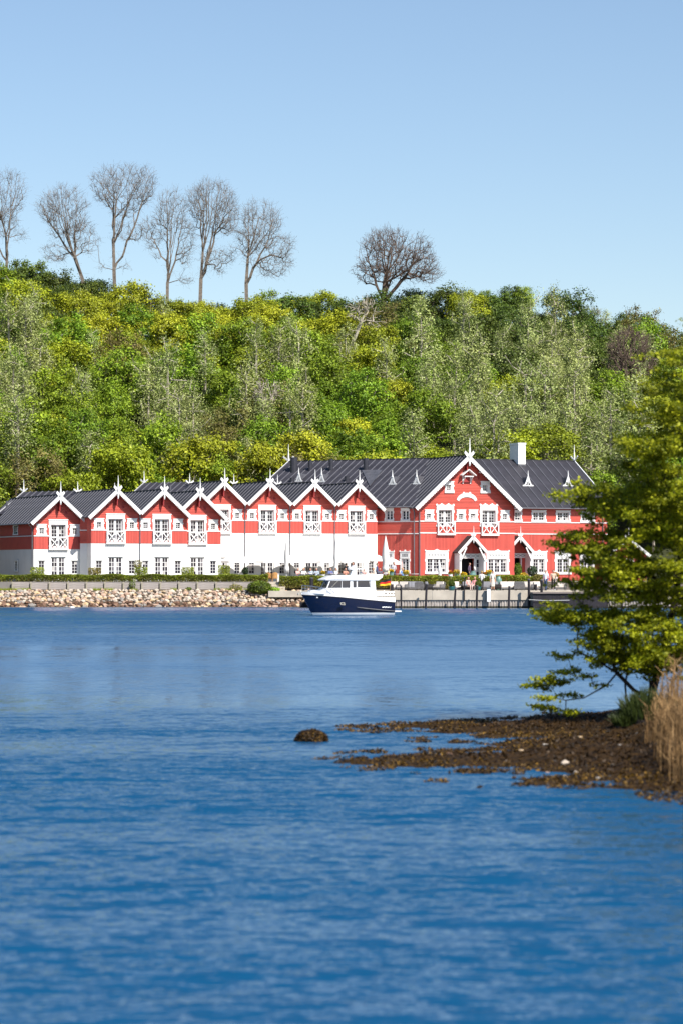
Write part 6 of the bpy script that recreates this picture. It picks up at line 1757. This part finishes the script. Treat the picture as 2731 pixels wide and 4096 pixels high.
def flowers(label, px, py, Y, r, mt, z=GZ, n=260):
    p = at(px, py, Y); e = empty('flower_pot', (p.x, Y, z), 0, label, 'flowers', 'flower pots on the terrace'); W = WM[e.name]; h = p.z - z
    rng = np.random.default_rng(int(px)*3 + 1); hp = max(.25, h - r*.6)
    MB().lathe([(.14, 0), (.2, hp*.9), (.23, hp), (.18, hp)], (0, 0, 0), 12).build('pot', M['teal_p'] if int(px) % 2 else M['white'], e, W)
    v = ellipsoid_pts(rng, n, (0, 0, h), (r, r, r*.6), .3)
    link(bpy.data.objects.new('blossom', np_mesh('blossom', leaf_verts(rng, v[: n*2//3] + np.array((0, 0, .05)), .05, None, .5, .9), 4, mt)), e, W)
    link(bpy.data.objects.new('leaves', np_mesh('leaves', leaf_verts(rng, v[n//3:] - np.array((0, 0, .08)), .06, None, .3), 4, LM['hedge'])), e, W)
for px, py, r, mt, lab in ((1292, 2291, .24, 'flower', 'pot of yellow flowers behind the hedge above the boat bow'), (1565, 2284, .2, 'flower', 'pot of yellow flowers beside the waiter'), (1622, 2290, .34, 'flower', 'large pot of yellow flowers before the narrow wing window'), (1800, 2291, .22, 'flower_o', 'pot of orange flowers at the left of the porch'), (1825, 2288, .36, 'flower', 'large pot of yellow flowers at the left of the porch'), (1852, 2298, .32, 'flower', 'low pot of yellow flowers before the dark doorway'),
                          (1953, 2288, .28, 'flower', 'pot of yellow flowers behind the white pillar'), (1938, 2295, .22, 'flower_o', 'pot of red-orange flowers left of the yellow ones by the pillar'), (2095, 2302, .4, 'flower', 'bed of yellow flowers before the second porch'), (2220, 2298, .35, 'flower_o', 'orange flowering bush behind the walking men')):
    flowers(lab, px, py, 267.5, r, M[mt])
leaf_ball('climbing_rose', 'leafy climbing shrub at the left post of the second porch', 2055, 2085, 2250, 2308, 286, 'box', 900, 'shrub', None, .09, ground=GZ)
leaf_ball('rose_bush', 'loose dark shrub below the wing window next to the second porch', 2105, 2150, 2262, 2305, 284, 'ever', 500, 'shrub', None, .09, ground=GZ)
leaf_ball('young_tree', 'small leafy tree beside the downpipe joining two gabled houses', 534, 572, 2238, 2275, 268.5, 'olive', 260, 'tree', None, .07, ground=GZ)
leaf_ball('potted_olive', 'dark potted bush under the beige edged parasol', 968, 996, 2268, 2300, 270.5, 'ever', 420, 'shrub', None, .07, ground=GZ)
# ------------------------------------------------------------------ seaweed spit in the foreground
M['weed'] = mat('bladderwrack', (0.044, 0.022, 0.005), 0.75, 0.3, 6, 0.8, 30, col2=(0.014, 0.008, 0.003), spec=.15)
EDGE = [(36, 9.0), (40, 6.6), (41.3, 5.2), (43.2, 3.5), (45, 2.8), (47.6, 1.9), (49.3, -.4), (50.0, -.6), (50.8, 1.3), (52.6, 2.6), (54.2, 2.3), (56, 2.9), (57.2, 2.8), (58.4, 1.5), (59.6, .5), (60.7, .3), (61.8, 2.2), (63, 3.3), (66, 5.6), (69, 9)]
def spit_h(X, Y):
    xe = interp(EDGE, Y)
    d = X - xe + .9*nz((X*.55, Y*.45, 0), 1.1, 3) + .5*nz((X*.6, Y*.8, 0), 2.2, 4)
    h = .022*min(d, 1.6) + .055*max(0, min(d - 1.6, 4)) if d > 0 else .05*d
    lum = .065*nz((X*.8, Y*.7, 0), 1.6, 5) + .045*nz((X*.8, Y*.6, 0), 4.0, 6) + .022*nz((X, Y*.6, 0), 11, 7)
    bank = .55*max(0, min(1, (X - 5.6)/1.6))*max(0, 1 - abs(Y - 56)/11)
    return h + lum*(1 if d > -.6 else .3) - .012 + bank
mb = MB(); NXs, NYs = 150, 330
xs_ = np.linspace(-1.6, 13, NXs); ys_ = np.linspace(37, 69.5, NYs)
H = np.array([[spit_h(x, y) for x in xs_] for y in ys_])
mb.grid([[(xs_[i], ys_[j], max(-.25, H[j, i])) for i in range(NXs)] for j in range(NYs)])
tag(mb.build('shore_spit', M['weed'], smooth=True), kind='structure')
mb = MB(); xb = np.linspace(12.95, 70, 60); yb = np.linspace(24, 84, 70)
mb.grid([[(x, y, spit_h(x, y) + .02*min(20, x - 12.95) - .12*max(0, y - 68) - .12*max(0, 37 - y)) for x in xb] for y in yb])
tag(mb.build('wooded_bank', M['soil'], smooth=True), kind='structure')
# loose fronds lying on the spit and drifting at its edge
rng = np.random.default_rng(9); n = 38000
X = rng.uniform(-1.6, 8.0, n*2); Yv = rng.uniform(39, 67, n*2)
ii = np.clip(((X - xs_[0])/(xs_[1] - xs_[0])).astype(int), 0, NXs - 1); jj = np.clip(((Yv - ys_[0])/(ys_[1] - ys_[0])).astype(int), 0, NYs - 1)
hh = H[jj, ii]; cl = np.array([nz((a, b*.5, 1), 1.2, 8) for a, b in zip(X, Yv)])
keep = ((hh > -.015) & (hh < .55)) | ((hh > -.10) & (cl > .22))
X, Yv, hh = X[keep], Yv[keep], hh[keep]
pos = np.stack([X, Yv, np.maximum(hh, .0) + rng.uniform(.0, .03, len(X))], axis=1)
LM['weedA'] = leaf_mat('weed_frond_brown', (0.007, 0.004, 0.002), (0.062, 0.030, 0.006), .1, 0, .6)
LM['weedB'] = leaf_mat('weed_frond_gold', (0.06, 0.034, 0.006), (0.25, 0.135, 0.016), .15, 0, .6)
sel = (rng.uniform(size=len(X)) < .86) & ((hh > .05) | (rng.uniform(size=len(X)) < .6)) | ((hh > .08) & (rng.uniform(size=len(X)) < .93))
tag(link(bpy.data.objects.new('seaweed', np_mesh('seaweed', leaf_verts(rng, pos[sel], .040, None, .9, .45), 4, LM['weedA']))), 'dark brown seaweed covering the low spit', 'seaweed', kind='stuff')
tag(link(bpy.data.objects.new('seaweed', np_mesh('seaweed', leaf_verts(rng, pos[~sel], .034, None, .9, .45), 4, LM['weedB']))), 'golden brown seaweed fronds strewn over the spit', 'seaweed', kind='stuff')
# stones on the spit
def shore_stone(label, px, py, wpx, mt, flat=.6, z=None, seed=0, name='beach_stone', grp='pale stones lying in the seaweed'):
    z = z if z is not None else .12
    p = ground_at(px, py, z); w = wpx*p.y/FPX
    me = stone_mesh('stone', 300 + seed, M[mt], 3)
    o = bpy.data.objects.new(name, me); link(o, None, Matrix.Translation((p.x, p.y, spit_h(p.x, p.y) + w*flat*.25)) @ Matrix.Rotation(seed, 4, 'Z') @ Matrix.Diagonal((w*1.1, w, w*flat, 1)))
    tag(o, label, 'stone', grp); return o
for i, (px, py, w, mt, fl_, lab) in enumerate(((2258, 3045, 34, 'stoneA', .7, 'larger rounded pale stone near the front edge of the spit'), (2258, 3083, 30, 'stoneA', .55, 'flat pale stone just below the rounded one on the spit'), (2300, 3066, 24, 'stoneA', .6, 'small pale stone to the side of the rounded pair'), (2178, 2963, 26, 'stoneD', .5, 'grey flat stone on the middle of the spit'), (2190, 3060, 26, 'stoneB', .5, 'pinkish stone half sunk in weed on the spit'), (2318, 2957, 22, 'stoneC', .5, 'ochre stone in the upper weed bank'), (1790, 3000, 40, 'stoneW', .5, 'dark wet stone at the edge of the shallow channel'), (1885, 2983, 14, 'stoneA', .6, 'tiny bright pebble by the channel'), (2480, 3000, 30, 'stoneD', .5, 'grey stone at the foot of the reeds'), (2080, 3020, 22, 'stoneC', .4, 'ochre pebble in the weed'), (2390, 3090, 26, 'stoneD', .5, 'grey stone in the weed below the grass tussock'))):
    shore_stone(lab, px, py, w, mt, fl_, seed=i)
# weed covered rock standing in the water
p = ground_at(1246, 2966, 0); rk = empty('seaweed_rock', p, 0, 'lone rounded rock covered in brown seaweed standing in the water', 'rock')
me = stone_mesh('rock_core', 401, M['weed'], 4); o = bpy.data.objects.new('rock_core', me); link(o, rk, Matrix.Translation((p.x, p.y + .1, .03)) @ Matrix.Diagonal((.66, .6, .40, 1)))
rng = np.random.default_rng(31); v = ellipsoid_pts(rng, 1500, (0, 0, 0), (1, 1, 1), .97); v[:, 2] = np.abs(v[:, 2])
v = v*(1 + .12*rng.normal(size=(len(v), 1))*.5)
link(bpy.data.objects.new('seaweed_fronds', np_mesh('seaweed_fronds', leaf_verts(rng, v*np.array((.31, .28, .20)) + np.array((p.x, p.y + .1, .015)), .032, unit(v), .1, .4), 4, LM['weedA'])), rk)
link(bpy.data.objects.new('golden_fronds', np_mesh('golden_fronds', leaf_verts(rng, v[:280]*np.array((.315, .285, .205)) + np.array((p.x, p.y + .1, .015)), .026, unit(v[:280]), .1, .4), 4, LM['weedB'])), rk)

# reeds
M['reed'] = leaf_mat('dry_reed', (0.14, 0.075, 0.028), (0.46, 0.29, 0.13), .2, 0, .7)
rng = np.random.default_rng(41); n = 2600
X = rng.uniform(4.4, 10.0, n); Yv = rng.uniform(43.5, 53.5, n)
lim = 5.2 + .2*np.sin(Yv*1.3) + (Yv - 46)*.085; k = X > lim; X, Yv = X[k], Yv[k]; n = len(X)
z0 = np.array([spit_h(a, b) for a, b in zip(X, Yv)]) - .05
hgt = rng.uniform(.9, 1.6, n)*np.clip((X - lim[k])*1.5 + .55, .5, 1); lean = rng.normal(size=(n, 2))*.06; lean[:, 0] += .06
V = []; w_ = rng.uniform(.006, .013, n)
for s0, s1 in ((0, .4), (.4, .75), (.75, 1.0)):
    def P_(s): return np.stack([X + lean[:, 0]*s**1.6*hgt, Yv + lean[:, 1]*s**1.6*hgt, z0 + s*hgt], axis=1)
    a, b = P_(s0), P_(s1); wa = (w_*(1 - .75*s0))[:, None]; wb = (w_*(1 - .75*s1))[:, None]
    ang = rng.uniform(0, 6.28, n); sd = np.stack([np.cos(ang), np.sin(ang)*.5, 0*ang], axis=1)
    for sdv in (np.array([[1., 0, 0]]), np.array([[.3, 1., 0]])): V.append(np.stack([a - sdv*wa, a + sdv*wa, b + sdv*wb, b - sdv*wb], axis=1).reshape(-1, 3))
# drooping dead leaves and plumes
for f in (.45, .6, .75, .95):
    pb = P_(f); dv = rng.normal(size=(n, 3))*np.array([.10, .10, .08]) + np.array([0, 0, .12 if f < .9 else .14]); tip = pb + dv
    wl_ = .010 if f < .9 else .018; sdv = np.array([[.8, .6, 0]])
    V.append(np.stack([pb - sdv*wl_*.5, pb + sdv*wl_*.5, tip + sdv*.002, tip - sdv*.002], axis=1).reshape(-1, 3))
tag(link(bpy.data.objects.new('reed_bed', np_mesh('reed_bed', np.concatenate(V), 4, M['reed']))), 'dense stand of dry tan reeds on the bank of the spit', 'reeds', kind='stuff')
# grass tussocks on the bank
def tussock(label, px, py, Y, r, h, n, seed):
    p = at(px, py, Y); rng = np.random.default_rng(seed); z = spit_h(p.x, Y)
    e = empty('grass_tussock', (p.x, Y, z), 0, label, 'grass', 'dark grass tussocks on the bank')
    a = rng.uniform(0, 6.28, n); rr = r*np.sqrt(rng.uniform(0, 1, n)); b = np.stack([p.x + rr*np.cos(a), Y + rr*np.sin(a), np.full(n, z - .05)], axis=1)
    d = np.stack([np.cos(a)*rr*.25 + rng.normal(size=n)*.07, np.sin(a)*rr*.25 + rng.normal(size=n)*.07, h*rng.uniform(.6, 1.5, n)*(1.15 - .5*rr/r)], axis=1)
    w_ = .012; s = np.array([[1., .2, 0]]); m_ = b + d*.6 + np.array([[0, 0, .1*h]])
    V = np.concatenate([np.stack([b - s*w_, b + s*w_, m_ + s*w_*.8, m_ - s*w_*.8], axis=1).reshape(-1, 3), np.stack([m_ - s*w_*.8, m_ + s*w_*.8, b + d + s*.002, b + d - s*.002], axis=1).reshape(-1, 3)])
    link(bpy.data.objects.new('blades', np_mesh('blades', V, 4, LM['tuft'])), e)
    MB().lathe([(r*.95, -.15), (r*.8, h*.25), (r*.4, h*.42), (.02, h*.48)], (p.x, Y, z), 12).build('root_mound', M['bark_dark'], e)
tussock('dark grass tussock under the overhanging tree', 2520, 2900, 57.5, .34, .26, 800, 2)
tussock('dark tussock behind the reeds at the tree foot', 2590, 2900, 57.5, .5, .45, 900, 4)

# ------------------------------------------------------------------ foreground tree
FY = 60.0; kf = FY/FPX
floc = lambda px, py, dy=0: np.array(((px - CXP)*kf, FY + dy, CH + (YH - py)*kf))
POLY = [(2790, 1260), (2690, 1330), (2640, 1400), (2625, 1500), (2590, 1600), (2560, 1700), (2470, 1780), (2420, 1850), (2390, 1930), (2250, 1965), (2240, 2000), (2340, 2050), (2310, 2100), (2185, 2175), (2195, 2195), (2300, 2215), (2320, 2260), (2255, 2310), (2290, 2370), (2150, 2440), (2160, 2475), (2290, 2500), (2330, 2550), (2290, 2590), (2380, 2660), (2480, 2690), (2600, 2690), (2731, 2720), (3250, 2720), (3300, 1700), (3050, 1250)]
def inside(x, y):
    c = False
    for (x0, y0), (x1, y1) in zip(POLY, POLY[1:] + POLY[:1]):
        if (y0 > y) != (y1 > y) and x < (x1 - x0)*(y - y0)/(y1 - y0) + x0: c = not c
    return c
rng = np.random.default_rng(2024); sprays = []
tries = 0
while len(sprays) < 255 and tries < 9000:
    tries += 1
    x, y = rng.uniform(2130, 3150), rng.uniform(1250, 2720)
    if not inside(x, y) or not inside(x - 62, y): continue
    if x > 2760 and rng.uniform() < .72: continue
    depth = min(1.9, .35 + (x - 2150)/330)
    sprays.append((x, y, rng.uniform(-depth, depth), rng.uniform(.26, .46), 1.0))
for x, y, r, dn in ((2255, 1985, .22, 1), (2310, 2005, .28, 1), (2215, 2182, .16, .8), (2270, 2190, .22, 1), (2275, 2320, .22, 1), (2185, 2455, .20, 1), (2245, 2455, .26, 1), (2310, 2470, .3, 1), (2215, 2620, .14, .6), (2260, 2625, .18, .6),
                    (2150, 2745, .2, 1.6), (2185, 2715, .2, 1.6), (2235, 2735, .18, 1.4), (2180, 2790, .17, 1.3), (2150, 2825, .15, 1.2), (2210, 2840, .15, 1.1), (2260, 2845, .16, 1.1), (2290, 2780, .16, 1.0), (2250, 2690, .16, 1.1), (2300, 2680, .18, .6), (2350, 2700, .18, .5), (2420, 2740, .16, .35), (2650, 1420, .3, 1), (2600, 1570, .25, .9), (2530, 1760, .3, 1), (2470, 2590, .3, .8), (2400, 2600, .28, .8)):
    sprays.append((x, y, rng.uniform(-.3, .3), r, dn))
tree = empty('shore_tree', Vector(floc(2600, 2850)), 0, 'large yellow-green leafy tree with layered boughs overhanging the spit', 'tree')
cen = np.array([floc(x, y, d) for x, y, d, r, dn in sprays])
stems = [floc(2610, 2900), floc(2600, 2800), floc(2640, 2640), floc(2700, 2400), floc(2730, 2150), floc(2760, 1900), floc(2770, 1600)]; par = [0, 0, 1, 2, 3, 4, 5]
stems += [floc(2530, 2760, -.2), floc(2460, 2690, -.3), floc(2380, 2640, -.3)]; par += [1, 7, 8]       # low left limbs
stems += [floc(2505, 2850, -.1), floc(2500, 2740, .1), floc(2520, 2640, .2)]; par += [0, 10, 11]
stems += [floc(2420, 2740, -.2), floc(2330, 2790, -.2), floc(2260, 2800, -.1)]; par += [8, 13, 14]
# extra attractors inside sprays make the twigs
tw = []
for (x, y, d, r, dn), c in zip(sprays, cen):
    m = 6 if r > .2 else 4
    tw.append(c + rng.normal(size=(m, 3))*np.array((r*.8, r*.65, r*.22)))
pts = np.concatenate([cen] + tw)
nn, pp = mst(rng, stems, par, pts, .22)
link(bpy.data.objects.new('trunk_and_boughs', limb_mesh('trunk_and_boughs', nn, pp, .0045, .46, M['bark_dark'], 4, .16)), tree)
Ls = []
for (x, y, d, r, dn), t in zip(sprays, tw):
    base = np.concatenate([t, floc(x, y, d)[None]])
    m = int(380*dn*(r/.35)**1.6) + 30
    b = base[rng.integers(0, len(base), m)]
    sg = np.array((.105, .105, .038))*(.6 + r)
    Ls.append(b + rng.normal(size=(m, 3))*sg)
pos = np.concatenate(Ls)
link(bpy.data.objects.new('crown', np_mesh('crown', leaf_verts(rng, pos, .040, None, .75, .62), 4, LM['fore'])), tree)

# neighbours of the same kind further along the bank; they shade the upper spit
for (dx, dy, sc), lab in (((4.8, -7.0, 1.0), 'leafy tree on the bank just beyond the reeds, shading the seaweed'), ((7.5, -12.5, 1.1), 'outermost leafy tree on the bank, nearest the open water')):
    t2 = copy_tree(tree, Matrix.Translation((dx, dy, 0)) @ WM[tree.name] @ Matrix.Scale(sc, 4)); tag(t2, lab, 'tree', 'leafy trees on the bank')
